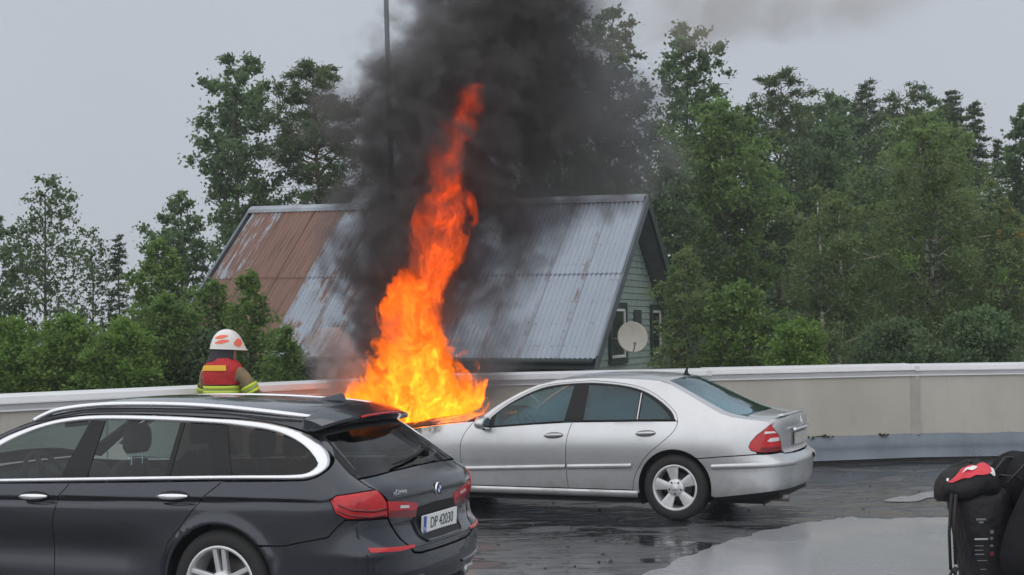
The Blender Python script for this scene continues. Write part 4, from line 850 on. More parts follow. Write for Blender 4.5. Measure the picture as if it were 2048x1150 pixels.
# ------------------------------------------------------------------ house below the deck
def house():
    Y0 = 31.0; b = math.radians(20); rr = at(1290, 397, Y0); hw = 3.72; L = 9.12; dz = 3.18
    e1 = Vector((math.cos(b), -math.sin(b), -.012)).normalized(); e2 = Vector((-math.sin(b), -math.cos(b), 0))     # ridge to the right, near slope towards the deck
    root = empty('house', (rr.x-e1.x*L/2, rr.y-e1.y*L/2, -3.2), 0, 'green timber house with rusty corrugated roof behind the smoke', 'house')
    base = Vector(root.location)
    Z = Vector((0, 0, 1))
    def W_(x, y, z): return rr - e1*(L-x) + e2*y + Z*(z) - base       # x along the ridge 0..L, y towards deck, z from the ridge
    # roof metal
    def sheet_mat(name, rust, seam):
        m, N = newmat(name); co = N.coord(); oi = N.n('ObjectInfo').outputs['Random']
        off = N.n('CombineXYZ'); N.l(N.math('MULTIPLY', oi, 37.), off.inputs[0]); N.l(N.math('MULTIPLY', oi, 11.), off.inputs[1])
        va = N.n('VectorMath', operation='ADD'); N.l(co, va.inputs[0]); N.l(off.outputs[0], va.inputs[1]); v = va.outputs[0]
        sx = N.n('SeparateXYZ'); N.l(co, sx.inputs[0])
        strk = N.noise(N.mapping(v, (14, .8, 1)), 1.0, 5, .6); blot = N.noise(N.mapping(v, (2.2, 1.1, 1)), 1.0, 6, .65); fine = N.noise(v, 30, 4, .7)
        zinc = N.mix(blot, (.215, .25, .30), (.295, .335, .39)); zinc = N.mix(N.math('MULTIPLY', N.smooth(strk, .5, .75), .45), zinc, (.16, .175, .20))
        rc = N.mix(fine, (.15, .080, .060), (.225, .125, .095)); rc = N.mix(N.smooth(strk, .45, .7), rc, (.11, .065, .05))
        a = N.math('ADD', N.math('MULTIPLY', strk, .45), N.math('MULTIPLY', blot, .55))
        k = N.smooth(a, .62-rust, .70-rust)
        # nail rows and overlaps rust first
        row = N.math('ABSOLUTE', N.math('SUBTRACT', N.math('FRACT', N.math('MULTIPLY', sx.outputs[1], 1.55)), .5))
        rowm = N.math('MULTIPLY', N.smooth(row, .045, .01), N.smooth(N.noise(N.mapping(v, (9, 1.3, 1)), 1.0, 4, .7), .50, .66))
        edge = N.math('MULTIPLY', N.smooth(sx.outputs[0], .09, .02), N.smooth(N.noise(N.mapping(v, (2, 2.4, 1)), 1.0, 4, .7), .56-seam*.1, .70-seam*.1))
        k = N.math('MAXIMUM', k, N.math('MULTIPLY', N.math('MAXIMUM', rowm, edge), .85))
        N.l(N.mix(k, zinc, rc), N.b.inputs['Base Color']); N.l(N.smooth(k, 0, 1, .33, .8), N.b.inputs['Roughness']); N.l(N.smooth(k, 0, 1, .45, 0), N.b.inputs['Metallic'])
        return m
    mats = [sheet_mat('rusty_sheet', .30, 1), sheet_mat('streaked_sheet', .12, 1), sheet_mat('zinc_sheet', -.02, 1), sheet_mat('worn_sheet', .04, 1), sheet_mat('part_rusted_sheet', .20, 1)]
    slope = Vector((0, hw, -dz)); SL = slope.length; ncol = 12; w = L/ncol; rows = [(0.0, 2.55), (2.42, SL+.12)]
    sn = (e2*dz+Z*hw).normalized(); sd = (e2*hw-Z*dz).normalized()
    def sheet_mesh(ln, wd=None):
        wd = wd or w; pitch = .098; am = .016; k = int(round((wd+.05)/pitch*6)); V = []; F = []
        for r_ in range(6):
            y = ln*r_/5
            for j in range(k+1):
                x = (wd+.05)*j/k; V.append((x, y, am*math.sin(2*math.pi*x/pitch)+rnd.uniform(-.0015, .0015)))
        F = [(r_*(k+1)+j, r_*(k+1)+j+1, (r_+1)*(k+1)+j+1, (r_+1)*(k+1)+j) for r_ in range(5) for j in range(k)]
        me = bpy.data.meshes.new('roof_sheet'); me.from_pydata(V, [], F); me.polygons.foreach_set('use_smooth', [True]*len(F)); return me
    M0 = Matrix((( e1.x, sd.x, sn.x), (e1.y, sd.y, sn.y), (e1.z, sd.z, sn.z))).to_4x4()
    for i in range(ncol):
        for r_, (a0, a1) in enumerate(rows):
            kind = 4 if i == 0 and r_ == 0 else (0 if i < 3 else (1 if i in (3, 4) else (3 if i in (5, 8) else 2)))
            me = sheet_mesh(a1-a0); me.materials.append(mats[kind])
            o = bpy.data.objects.new('roof_sheet', me); COL.objects.link(o); o.parent = root
            p = W_(i*w, 0, 0)+sd*a0+sn*(.05+(.012 if r_ == 0 else 0)+.004*(i % 2))
            o.matrix_local = Matrix.Translation(p) @ M0 @ Matrix.Rotation(math.radians(rnd.uniform(-.12, .12)), 4, 'Z')
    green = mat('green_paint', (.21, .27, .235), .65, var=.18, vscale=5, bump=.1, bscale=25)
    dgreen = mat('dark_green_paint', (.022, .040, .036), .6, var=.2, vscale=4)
    grey = mat('barge_metal', (.11, .125, .145), .5, .2, var=.2, vscale=3)
    # roof slabs below the sheets, ridge cap, barge boards, fascia
    def slab(pts, t, name, m, par=root):
        n = len(pts); nr = (Vector(pts[1])-Vector(pts[0])).cross(Vector(pts[2])-Vector(pts[0])).normalized()
        V = [Vector(p) for p in pts]+[Vector(p)-nr*t for p in pts]
        return MB().add(V, [tuple(range(n)), tuple(range(2*n-1, n-1, -1))]+[(i, n+i, n+(i+1) % n, (i+1) % n) for i in range(n)]).build(name, m, par)
    o_ = .35
    sh_ = Vector((0, 0, -.03))
    slab([W_(-o_*.3, 0, -.02), W_(L+.02, 0, -.02), W_(L+.02, hw+.05, -dz-.06), W_(-o_*.3, hw+.05, -dz-.06)][::-1], .10, 'roof_deck', dgreen)
    slab([W_(-o_*.3, 0, 0), W_(L+.02, 0, 0), W_(L+.02, -hw, -dz), W_(-o_*.3, -hw, -dz)], .12, 'far_roof', grey)
    rc = MB(); rc.loft([[W_(x, .20, -.08)+sn*.02, W_(x, .17, -.03)+sn*.05, W_(x, 0, .10), W_(x, -.2, -.06)] for x in (-.12, L+.03)], cap=False, close=False)
    rc.build('ridge_cap', mat('ridge_metal', (.27, .30, .34), .4, .3, var=.25, vscale=2), root)
    for x0, nm in ((L+.02, 'barge_board'), (-.17, 'barge_board')):
        for sg in (1, -1):
            A = W_(x0, 0, .09); B_ = W_(x0, sg*(hw+.08), -dz+.02); dwn = Vector((0, 0, -.27))
            V = [A, B_, B_+dwn, A+dwn]; V2 = [p+e1*.06 for p in V]
            MB().add(V+V2, [(0, 1, 2, 3), (7, 6, 5, 4), (0, 4, 5, 1), (1, 5, 6, 2), (2, 6, 7, 3), (3, 7, 4, 0)]).build(nm, grey if sg > 0 else dgreen, root)
    for sg in (1,): MB().add([W_(x, hw+.04+q, -dz-.05+z_) for x in (-.1, L) for q, z_ in ((0, 0), (.03, 0), (.03, -.18), (0, -.18))], [(0, 1, 5, 4), (1, 2, 6, 5), (2, 3, 7, 6), (3, 0, 4, 7), (0, 3, 2, 1), (4, 5, 6, 7)]).build('fascia', dgreen, root)
    MB().tube([W_(-.1, hw+.14, -dz-.07), W_(L, hw+.14, -dz-.09)], .055, 10).build('gutter', dgreen, root, True)
    # walls: boxes under the eaves, gable faced with single boards
    gz = -dz-3.2
    wall_m = mat('white_wall', (.40, .43, .40), .7, var=.1)
    xg = L-.38
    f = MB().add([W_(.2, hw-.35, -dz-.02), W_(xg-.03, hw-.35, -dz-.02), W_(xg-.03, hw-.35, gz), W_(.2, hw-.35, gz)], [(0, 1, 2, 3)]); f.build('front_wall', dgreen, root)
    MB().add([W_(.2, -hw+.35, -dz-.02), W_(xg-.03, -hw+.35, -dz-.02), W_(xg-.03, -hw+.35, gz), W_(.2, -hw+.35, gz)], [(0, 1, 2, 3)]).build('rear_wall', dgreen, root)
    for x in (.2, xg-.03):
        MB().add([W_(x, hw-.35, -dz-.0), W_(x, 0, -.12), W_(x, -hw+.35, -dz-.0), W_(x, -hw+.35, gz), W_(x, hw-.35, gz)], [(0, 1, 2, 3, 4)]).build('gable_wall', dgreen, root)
    z = -.2; bh = .135
    while z > -dz-1.6:
        hwz = min(hw-.36, (-z-.16)*hw/dz)
        if hwz > .05:
            V = [W_(xg+q, s_*hwz, z+zz) for s_ in (1, -1) for q, zz in ((0.0, 0), (.010, 0), (.028, -bh+.006), (0, -bh+.006))]
            MB().add(V, [(0, 1, 5, 4), (1, 2, 6, 5), (2, 3, 7, 6), (3, 0, 4, 7), (0, 3, 2, 1), (4, 5, 6, 7)]).build('board', green, root)
        z -= bh
    MB().add([W_(xg+.02+q, hw-.36+y, zz) for zz in (-dz+.05, -dz-1.6) for q, y in ((0, 0), (.04, 0), (.04, -.12), (0, -.12))], [(0, 1, 5, 4), (1, 2, 6, 5), (2, 3, 7, 6), (3, 0, 4, 7)]).build('corner_board', green, root)
    wht = mat('window_white', (.70, .72, .72), .5); pane = mat('window_pane', (.03, .035, .037), .05, coat=1)
    def window(y0, y1, z0, z1):
        x = xg+.03
        t = .10
        fr = MB()
        for (a0, a1, b0, b1) in ((y0, y1, z1, z1+.12), (y0, y1, z0-.13, z0), (y0-t, y0, z0-.13, z1+.12), (y1, y1+t, z0-.13, z1+.12)):
            V = [W_(x+q, y, zz) for y in (a0, a1) for zz in (b0, b1) for q in (0, .05)]
            fr.add(V, [(0, 1, 3, 2), (4, 6, 7, 5), (0, 4, 5, 1), (2, 3, 7, 6), (1, 5, 7, 3), (0, 2, 6, 4)])
        wo_ = fr.build('window', dgreen, root)
        s = .055; sh2 = MB()
        for (a0, a1, b0, b1) in ((y0, y1, z1-s, z1), (y0, y1, z0, z0+s), (y0, y0+s, z0, z1), (y1-s, y1, z0, z1)):
            V = [W_(x+q, y, zz) for y in (a0, a1) for zz in (b0, b1) for q in (0, .035)]
            sh2.add(V, [(0, 1, 3, 2), (4, 6, 7, 5), (0, 4, 5, 1), (2, 3, 7, 6), (1, 5, 7, 3), (0, 2, 6, 4)])
        sh2.build('sash', wht, wo_)
        MB().add([W_(x+.015, y, zz) for y, zz in ((y0+s, z0+s), (y1-s, z0+s), (y1-s, z1-s), (y0+s, z1-s))], [(0, 1, 2, 3)]).build('pane', pane, wo_)
    window(.50, 1.55, -3.27, -2.28); window(-2.42, -1.68, -3.27, -2.30)
    MB().add([W_(xg+.04, y, zz) for y, zz in ((-.25, -2.95), (-.85, -2.95), (-.85, -2.3), (-.25, -2.3))], [(0, 1, 2, 3)]).build('shutter', dgreen, root)
    # satellite dish: a thing of its own, bolted to the gable
    d = empty('satellite_dish', base+W_(xg, 1.25, -3.05), 0, 'cream satellite dish on the green gable of the house', 'satellite dish')
    c = base+W_(xg+.45, 1.42, -2.86)-Vector(d.location); ax = (Vector((.10, -.96, .26))).normalized(); u = ax.cross(Z).normalized(); v = u.cross(ax)
    rings = []
    for r_ in (0.001, .08, .16, .23, .285, .30, .302):
        q = .30*.30*(r_/.30)**2*.55; rings.append([c+(u*math.cos(t)*r_+v*math.sin(t)*r_*1.05)+ax*(q if r_ < .301 else q-.012) for t in np.linspace(0, 2*math.pi, 36, endpoint=False)])
    MB().loft(rings, cap=False).build('dish', mat('dish_cream', (.56, .53, .47), .5, var=.08, vscale=6), d, True)
    arm = [c-v*.30+ax*.03, c-v*.22+ax*.38+u*.02]; MB().tube(arm, .012, 6).build('feed_arm', mat('dish_grey', (.25, .25, .25), .5), d)
    MB().tube([arm[1], arm[1]+(-ax*.1+v*.03)], [.03, .025], 8).build('receiver', MT['dish_grey'], d)
    MB().tube([c-ax*.02, c-ax*.18, Vector((0, 0, .15))], .022, 8).build('mount', MT['dish_grey'], d)
    return root
house()

# ------------------------------------------------------------------ lamp post beyond the wall
lp = at(793, 60, 21.5); lpx = at(797, 200, 21.5)
lamp = empty('lamp_post', (lpx.x, 21.5, -3.2), 0, 'slim grey lamp post rising out of the black smoke', 'lamp post')
pm = mat('galvanised', (.10, .125, .135), .5, .4, var=.15, vscale=3)
k = (lp.x-lpx.x)/(lp.z-lpx.z)
MB().tube([(0, 0, 0), (k*3, 0, 3), (k*8, 0, 8), (k*11.5, 0, 11.5)], [.065, .055, .038, .032], 12).build('pole', pm, lamp, True)
MB().tube([(k*11.5, 0, 11.45), (k*11.5+.3, 0, 11.75), (k*11.5+1.0, 0, 11.85)], .028, 8).build('arm', pm, lamp, True)
MB().loft([[(k*11.5+.9+x, w_*math.cos(t), 11.87+.07*math.sin(t)) for t in np.linspace(0, 2*math.pi, 12, endpoint=False)] for x, w_ in ((0, .05), (.1, .12), (.5, .13), (.6, .06))]).build('lamp_head', pm, lamp, True)

# ------------------------------------------------------------------ trees
def leafmat(name, c0, c1, tr=.35, rough=.5):
    c0 = (c0[0]*1.02, c0[1]*1.09, c0[2]*.92); c1 = (c1[0]*1.02, c1[1]*1.09, c1[2]*.92)
    m, N = newmat(name); at_ = N.n('Attribute', attribute_name='tint'); b = N.b
    N.l(N.mix(at_.outputs['Fac'], c0, c1), b.inputs['Base Color']); b.inputs['Roughness'].default_value = rough; b.inputs['Specular IOR Level'].default_value = .35
    tl = N.n('BsdfTranslucent'); mx = N.n('MixShader'); mx.inputs[0].default_value = tr
    N.l(N.mix(at_.outputs['Fac'], tuple(min(1, c*1.5) for c in c0), tuple(min(1, c*1.6) for c in c1)), tl.inputs[0])
    N.l(b.outputs[0], mx.inputs[1]); N.l(tl.outputs[0], mx.inputs[2]); N.l(mx.outputs[0], N.nt.nodes['Material Output'].inputs[0]); return m
LM = {'birch': leafmat('leaf_birch', (.070, .118, .034), (.165, .245, .078), .42),
      'aspen': leafmat('leaf_aspen', (.058, .100, .052), (.140, .205, .105), .42),
      'dark': leafmat('leaf_dark', (.052, .088, .048), (.122, .172, .088), .40),
      'pine': leafmat('needle_pine', (.052, .082, .040), (.120, .158, .072), .3),
      'spruce': leafmat('needle_spruce', (.044, .072, .044), (.095, .128, .072), .25),
      'bush': leafmat('leaf_bush', (.070, .130, .026), (.185, .275, .072), .42),
      'willow': leafmat('leaf_willow', (.080, .120, .046), (.175, .225, .098), .42),
      'autumn': leafmat('leaf_autumn', (.12, .13, .04), (.45, .24, .07))}
def barkmat(name, a, b_, sc):
    m, N = newmat(name); co = N.coord(); N.l(N.mix(N.smooth(N.noise(N.mapping(co, sc), 1., 5, .65), .42, .58), a, b_), N.b.inputs['Base Color']); N.b.inputs['Roughness'].default_value = .85; return m
BK = {'birch': barkmat('bark_birch', (.50, .48, .44), (.06, .055, .05), (3, 3, 9)), 'dark': barkmat('bark_dark', (.055, .048, .04), (.11, .10, .085), (12, 12, 3)), 'pine': barkmat('bark_pine', (.17, .085, .05), (.09, .055, .04), (10, 10, 4))}
def quads(C, D, U_, size, asp, rng):
    # leaf-shaped rhombs round centres C with axes D (length) and U_ (width)
    n = len(C); s = size[:, None]
    a = C-D*s*.5; c = C+D*s*.5; m = C+D*s*.05; nn = np.cross(D, U_); b = m+U_*s*asp*.5+nn*s*.08; d = m-U_*s*asp*.5+nn*s*.08
    return np.stack([a, b, c, d], 1).reshape(-1, 3)
def leafmesh(name, V, tint, m):
    n = len(V)//4; me = bpy.data.meshes.new(name); me.vertices.add(4*n); me.vertices.foreach_set('co', V.astype(np.float32).ravel())
    me.loops.add(4*n); me.loops.foreach_set('vertex_index', np.arange(4*n, dtype=np.int32)); me.polygons.add(n); me.polygons.foreach_set('loop_start', np.arange(0, 4*n, 4, dtype=np.int32)); me.polygons.foreach_set('loop_total', np.full(n, 4, dtype=np.int32))
    at_ = me.attributes.new('tint', 'FLOAT', 'FACE'); at_.data.foreach_set('value', tint.astype(np.float32)); me.update(calc_edges=True); me.materials.append(m); return me
def unit(v): return v/np.maximum(np.linalg.norm(v, axis=-1, keepdims=True), 1e-9)
def tree(name, label, px, ptop, pbot, Y, hwpx, kind='aspen', n=9000, shape='round', seed=1, leaf=.13, bark='dark', trunk=.12, gap=.0, clump=.42, droop=0, stems=1, group=None, cat='tree', zg=-3.2, lean=0, sub=None, nl=46):
    """crown between photo rows ptop and pbot round column px, Y metres away"""
    rng = np.random.default_rng(seed); top = at(px, ptop, Y); bot = at(px, pbot, Y); hw = hwpx/FPX*Y; zt, zb = top.z, bot.z; H = zt-zb
    root = empty(name, (bot.x, Y, zg), 0, label, cat, group); O = np.array([0, 0, -zg])
    ax = (top.x-bot.x)
    def axis(t): return np.array([ax*t+lean*math.sin(t*3.1), 0, zb-zg+H*t])
    def rad(t):
        t = np.clip(t, 0, 1)
        if shape == 'cone': return hw*(1.05-t)**.75
        if shape == 'round': return hw*np.sqrt(np.clip(1-(2*t-.92)**2*.92, .02, 1))
        if shape == 'tall': return 1.12*hw*np.clip(np.minimum((t+.15)*3.2, (1.05-t)*2.3), .12, 1)**.6
        if shape == 'column': return hw*np.clip(np.minimum((t+.2)*2.5, (1.08-t)*2.6), .12, 1)**.6
        if shape == 'pine': return hw*np.clip(np.minimum((t+.05)*2.2, (1.06-t)*2.4), .15, 1)**.6
        return hw*np.ones_like(t)
    tb = MB(); C = []; D = []
    z0 = 0.
    for s_ in range(stems):
        sx = 0 if stems == 1 else rng.uniform(-.6, .6)*hw*.5
        pts = []; k = 9
        for i in range(k):
            f = i/(k-1); a = axis(max(0, (zg+f*(zt-zg)*.96-zb)/H)) if True else 0
            zz = f*(zt-zg)*.96; t = (zz+zg-zb)/H
            xx = (ax*max(0, t) + lean*math.sin(max(0, t)*3.1)) + sx*(.3+.7*f)+rng.normal()*.05*hw*f
            pts.append((xx, rng.normal()*.05*hw*f, zz))
        rs = [trunk*(1-.92*(i/(k-1))**.9)+.008 for i in range(k)]
        tb.tube(pts, rs, 7)
        P = np.array(pts)
        nl_ = max(6, nl//stems)
        for i in range(nl_):
            t = (i+rng.uniform(0, 1))/nl_; t = t**.85
            r = float(rad(np.array(t)))*rng.uniform(.55, 1.08)
            zs = zb-zg+H*t; 
            th = i*2.399+rng.uniform(-.5, .5)+s_
            rise = {'cone': -.15, 'pine': .22, 'column': .7}.get(shape, .45)
            z_at = max(.3, zs-rise*r); src = np.array([np.interp(z_at, P[:, 2], P[:, 0]), np.interp(z_at, P[:, 2], P[:, 1]), z_at])
            tip = np.array([np.interp(zs, P[:, 2], P[:, 0])+r*math.cos(th), r*math.sin(th)*.9, zs])
            if gap and rng.uniform() < gap: continue
            mid = (src+tip)/2+np.array([0, 0, .12*r])+rng.normal(size=3)*.06*r
            rr_ = max(.010, trunk*.34*(1-.7*t))
            tb.tube([src, mid, tip], [rr_, rr_*.6, .005], 5, cap=False)
            ns = 5 if shape != 'cone' else 6
            for j in range(ns):
                f = .35+.65*(j+rng.uniform(0, 1))/ns; q = (1-f)**2*src+2*f*(1-f)*mid+f*f*tip
                out = q+rng.normal(size=3)*clump*r*.42*np.array([1, 1, .75 if shape != 'cone' else .25])
                if j < 3: tb.tube([q, (q+out)/2+rng.normal(size=3)*.02, out], [rr_*.4, rr_*.25, .003], 4, cap=False)
                C.append((out, clump*(.30*r+.10*hw+.10))); D.append(tip-src)
    C_ = np.array([c for c, _ in C]); Rk = np.array([q for _, q in C]); D = unit(np.array(D)); K = len(C_)
    n = int(n*1.9); leaf = leaf*.78; Rk = Rk*1.22; w = Rk**1.6; idx = rng.choice(K, n, p=w/w.sum())
    dirs = unit(rng.normal(size=(n, 3))); rad_ = np.minimum(np.abs(rng.normal(0, .62, n)), 1.9)
    if shape == 'cone' or kind in ('spruce',): sq = np.array([1, 1, .35])
    elif kind == 'pine': sq = np.array([1, 1, .6])
    else: sq = np.array([1, 1, .8])
    pos = C_[idx]+dirs*(rad_*Rk[idx])[:, None]*sq
    if droop: pos[:, 2] -= droop*rng.uniform(0, 1, n)**2*Rk[idx]*2
    ld = unit(rng.normal(size=(n, 3))*.8+D[idx]*.5+dirs*.6+np.array([0, 0, -.35 if droop or kind in ('birch', 'willow') else .05])); lu = unit(np.cross(ld, unit(rng.normal(size=(n, 3)))))
    size = leaf*rng.uniform(.6, 1.3, n)
    asp = .28 if kind in ('pine', 'spruce') else (.38 if kind == 'willow' else .62)
    V = quads(pos, ld, lu, size, asp, rng)
    ct = rng.uniform(0, 1, K); tint = np.clip(.55*ct[idx]+.5*rng.uniform(0, 1, n)-.02, 0, 1)
    tr_ = tb.build('trunk', BK[bark], root, True)
    cme = leafmesh('crown', V, tint, LM[kind]); cr_ = bpy.data.objects.new('crown', cme); COL.objects.link(cr_); cr_.parent = root
    if sub:
        cme.materials.append(LM[sub]); pick = (ct[idx] > .93).astype(np.int32); cme.polygons.foreach_set('material_index', pick)
    return root
G1 = 'trees beyond the parapet wall'
TREES = [
 # name, label, px, top, bottom, Y, halfwidth px, kwargs
 ('aspen_tree', 'tall narrow aspen with two pointed tops left of the roof ridge', 475, 112, 500, 42, 106, dict(kind='aspen', n=9000, shape='tall', seed=3, leaf=.17, trunk=.13, clump=.40, gap=.12, nl=52)),
 ('pine_tree', 'broad dark pine rising behind the rusty roof beside the smoke', 636, 122, 470, 41, 122, dict(kind='pine', n=17000, shape='pine', seed=4, leaf=.17, bark='pine', trunk=.17, clump=.40, gap=.04, nl=52)),
 ('birch_tree', 'thin sparse birch with bare pointed top at far left', 92, 352, 660, 30, 85, dict(kind='dark', n=2500, shape='tall', seed=5, leaf=.10, bark='dark', trunk=.06, clump=.46, gap=.22, nl=56)),
 ('birch_tree', 'thin birch cut by the left edge of the picture', -15, 438, 700, 31, 95, dict(kind='dark', n=3200, shape='round', seed=6, leaf=.12, trunk=.07, clump=.38, gap=.15)),
 ('young_tree', 'small wispy tree in the gap between the bushes and the aspen', 186, 462, 690, 33, 60, dict(kind='dark', n=1500, shape='tall', seed=7, leaf=.10, trunk=.045, clump=.48, gap=.15, nl=40)),
 ('young_spruce', 'small thin spruce with bare tip among the left bushes', 238, 470, 740, 33, 56, dict(kind='spruce', n=1900, shape='cone', seed=8, leaf=.12, trunk=.05, clump=.42, gap=.1, nl=46)),
 ('alder_tree', 'dark leafy tree beside the left barge board of the roof', 362, 385, 700, 35, 85, dict(kind='aspen', n=5200, shape='round', seed=9, leaf=.13, trunk=.09, clump=.40, gap=.14)),
 ('alder_tree', 'mid green tree between the firefighter and the tall aspen', 318, 480, 790, 29, 74, dict(kind='birch', n=6500, shape='round', seed=10, leaf=.115, trunk=.07, clump=.44, gap=.05)),
 ('aspen_tree', 'tall aspen veiled by the black smoke near the top of the picture', 1110, 0, 430, 46, 120, dict(kind='dark', n=10500, shape='tall', seed=11, leaf=.18, trunk=.15, clump=.42, gap=.05, nl=52)),
 ('aspen_tree', 'tall aspen standing behind the thin edge of the smoke', 1222, 18, 450, 44, 88, dict(kind='dark', n=8500, shape='tall', seed=12, leaf=.17, trunk=.14, clump=.42, gap=.05)),
 ('aspen_tree', 'spreading aspen with a branch reaching right against the sky', 1372, 52, 470, 43, 108, dict(kind='aspen', n=10500, shape='tall', seed=13, leaf=.16, trunk=.14, clump=.40, gap=.12, nl=50)),
 ('maple_tree', 'bright green full tree right of the house gable', 1440, 200, 640, 40, 130, dict(kind='birch', n=17000, shape='round', seed=14, leaf=.16, trunk=.14, clump=.46)),
 ('maple_tree', 'dark green tree directly behind the house gable', 1330, 300, 720, 38, 92, dict(kind='dark', n=9000, shape='round', seed=15, leaf=.15, trunk=.12, clump=.46)),
 ('pine_tree', 'dark pine with a bushy top to the right of the aspens', 1560, 138, 560, 47, 112, dict(kind='pine', n=11000, shape='pine', seed=16, leaf=.19, bark='pine', trunk=.14, clump=.42)),
 ('spruce_tree', 'spruce with thin pointed tip left of the spruce cluster', 1726, 166, 640, 52, 120, dict(kind='spruce', n=11000, shape='cone', seed=17, leaf=.19, trunk=.13, clump=.42, nl=90)),
 ('pine_tree', 'wide dark pine in the middle of the right skyline', 1805, 174, 600, 50, 125, dict(kind='pine', n=13000, shape='pine', seed=18, leaf=.19, bark='pine', trunk=.14, clump=.42)),
 ('spruce_tree', 'spruce with a stepped pointed top left of the sky notch', 1908, 184, 640, 50, 120, dict(kind='spruce', n=11000, shape='cone', seed=19, leaf=.19, trunk=.13, clump=.42, nl=90)),
 ('spruce_tree', 'short spruce at the edge of the sky notch on the right', 1948, 203, 640, 47, 85, dict(kind='spruce', n=7000, shape='cone', seed=20, leaf=.18, trunk=.10, clump=.42, nl=80)),
 ('maple_tree', 'leafy tree filling the middle of the right hand wood', 1655, 235, 700, 42, 110, dict(kind='aspen', n=15000, shape='round', seed=21, leaf=.16, trunk=.13, clump=.46)),
 ('willow_tree', 'large pale green birch with leaning white trunks on the right', 1862, 245, 730, 33, 150, dict(kind='willow', n=24000, shape='round', seed=22, leaf=.125, bark='birch', trunk=.11, clump=.44, droop=.25, stems=3, sub='birch', nl=66)),
 ('birch_tree', 'pale green birch left of the large white-trunked birch', 1668, 375, 735, 32, 105, dict(kind='willow', n=12000, shape='round', seed=23, leaf=.12, bark='birch', trunk=.08, clump=.44, droop=.2, stems=2)),
 ('birch_tree', 'tree with a few orange leaves at the right picture edge', 2010, 395, 735, 33, 68, dict(kind='willow', n=6500, shape='round', seed=24, leaf=.12, trunk=.08, clump=.44, sub='autumn')),
 ('maple_tree', 'dark tree with a leaning crown cut by the right edge', 2040, 215, 640, 40, 58, dict(kind='aspen', n=8500, shape='round', seed=25, leaf=.15, trunk=.12, clump=.46)),
 ('spruce_tree', 'young spruce in the notch left of the right edge tree', 1996, 278, 640, 42, 50, dict(kind='spruce', n=4500, shape='cone', seed=26, leaf=.15, trunk=.08, clump=.42, nl=70)),
 ('maple_tree', 'dark leafy tree between the two right hand pines', 1650, 190, 660, 49, 120, dict(kind='aspen', n=12000, shape='round', seed=41, leaf=.18, trunk=.13, clump=.48)),
 ('maple_tree', 'rounded leafy crown between the spruce tips near the sky notch', 1850, 196, 620, 51, 115, dict(kind='aspen', n=11000, shape='round', seed=51, leaf=.18, trunk=.13, clump=.50)),
 ('maple_tree', 'rounded leafy crown left of the pointed spruce tip', 1690, 190, 620, 53, 110, dict(kind='aspen', n=11000, shape='round', seed=52, leaf=.18, trunk=.13, clump=.50)),
 ('shrub', 'tall leafy bush over the lower left corner of the rusty roof', 425, 560, 850, 25.5, 66, dict(kind='birch', n=5200, shape='round', seed=53, leaf=.09, trunk=.04, clump=.46, gap=.05, cat='shrub')),
 ('maple_tree', 'green leafy tree below the spruce tips on the right', 1850, 225, 660, 45, 140, dict(kind='birch', n=15000, shape='round', seed=42, leaf=.17, trunk=.13, clump=.48)),
 ('maple_tree', 'dark tree right of the spreading aspen', 1500, 215, 660, 45, 100, dict(kind='dark', n=10000, shape='round', seed=43, leaf=.16, trunk=.12, clump=.48)),
 ('maple_tree', 'leafy tree low behind the right part of the roof ridge', 1180, 300, 600, 42, 130, dict(kind='birch', n=11000, shape='round', seed=44, leaf=.15, trunk=.12, clump=.48)),
 ('young_birch', 'slender birch overhanging the house windows', 1372, 500, 790, 26.5, 66, dict(kind='willow', n=4800, shape='tall', seed=27, leaf=.10, trunk=.06, clump=.40, gap=.08)),
 ('shrub', 'round green shrub behind the coping near the saloon boot', 1480, 565, 800, 26, 82, dict(kind='birch', n=6500, shape='round', seed=28, leaf=.10, trunk=.05, clump=.46, cat='shrub')),
 ('shrub', 'light green shrub behind the coping right of the saloon', 1600, 640, 800, 25, 70, dict(kind='bush', n=5500, shape='round', seed=29, leaf=.09, trunk=.04, clump=.46, cat='shrub')),
 ('shrub', 'dark shrub behind the coping above the wall joint', 1790, 640, 800, 26, 95, dict(kind='dark', n=7500, shape='round', seed=30, leaf=.10, trunk=.04, clump=.48, cat='shrub')),
 ('shrub', 'shrub behind the coping at the right picture edge', 1960, 620, 800, 26, 90, dict(kind='aspen', n=7500, shape='round', seed=31, leaf=.10, trunk=.04, clump=.48, cat='shrub')),
 ('shrub', 'bright green hedge bush at the bottom left corner', 20, 640, 850, 23, 105, dict(kind='bush', n=8500, shape='round', seed=32, leaf=.085, trunk=.04, clump=.48, cat='shrub')),
 ('shrub', 'bright green hedge bush under the thin birch', 140, 632, 850, 23.5, 95, dict(kind='bush', n=8500, shape='round', seed=33, leaf=.085, trunk=.04, clump=.48, cat='shrub')),
 ('shrub', 'green hedge bush left of the firefighter', 245, 640, 850, 23, 85, dict(kind='bush', n=8000, shape='round', seed=34, leaf=.085, trunk=.04, clump=.48, cat='shrub')),
 ('shrub', 'dark green bush just left of the firefighter', 335, 590, 850, 24, 80, dict(kind='birch', n=8000, shape='round', seed=35, leaf=.09, trunk=.05, clump=.48, cat='shrub')),
 ('shrub', 'leafy shrub in front of the rusty roof above the firefighter', 500, 543, 850, 23, 62, dict(kind='birch', n=3600, shape='tall', seed=36, leaf=.09, trunk=.035, clump=.42, gap=.08, cat='shrub')),
 ('shrub', 'low shrub between the firefighter and the white smoke puff', 572, 655, 850, 22, 45, dict(kind='birch', n=2600, shape='tall', seed=37, leaf=.085, trunk=.03, clump=.42, gap=.05, cat='shrub')),
 ('shrub', 'dark bush behind the firefighter', 420, 660, 850, 24, 75, dict(kind='dark', n=6000, shape='round', seed=38, leaf=.09, trunk=.04, clump=.48, cat='shrub')),
]
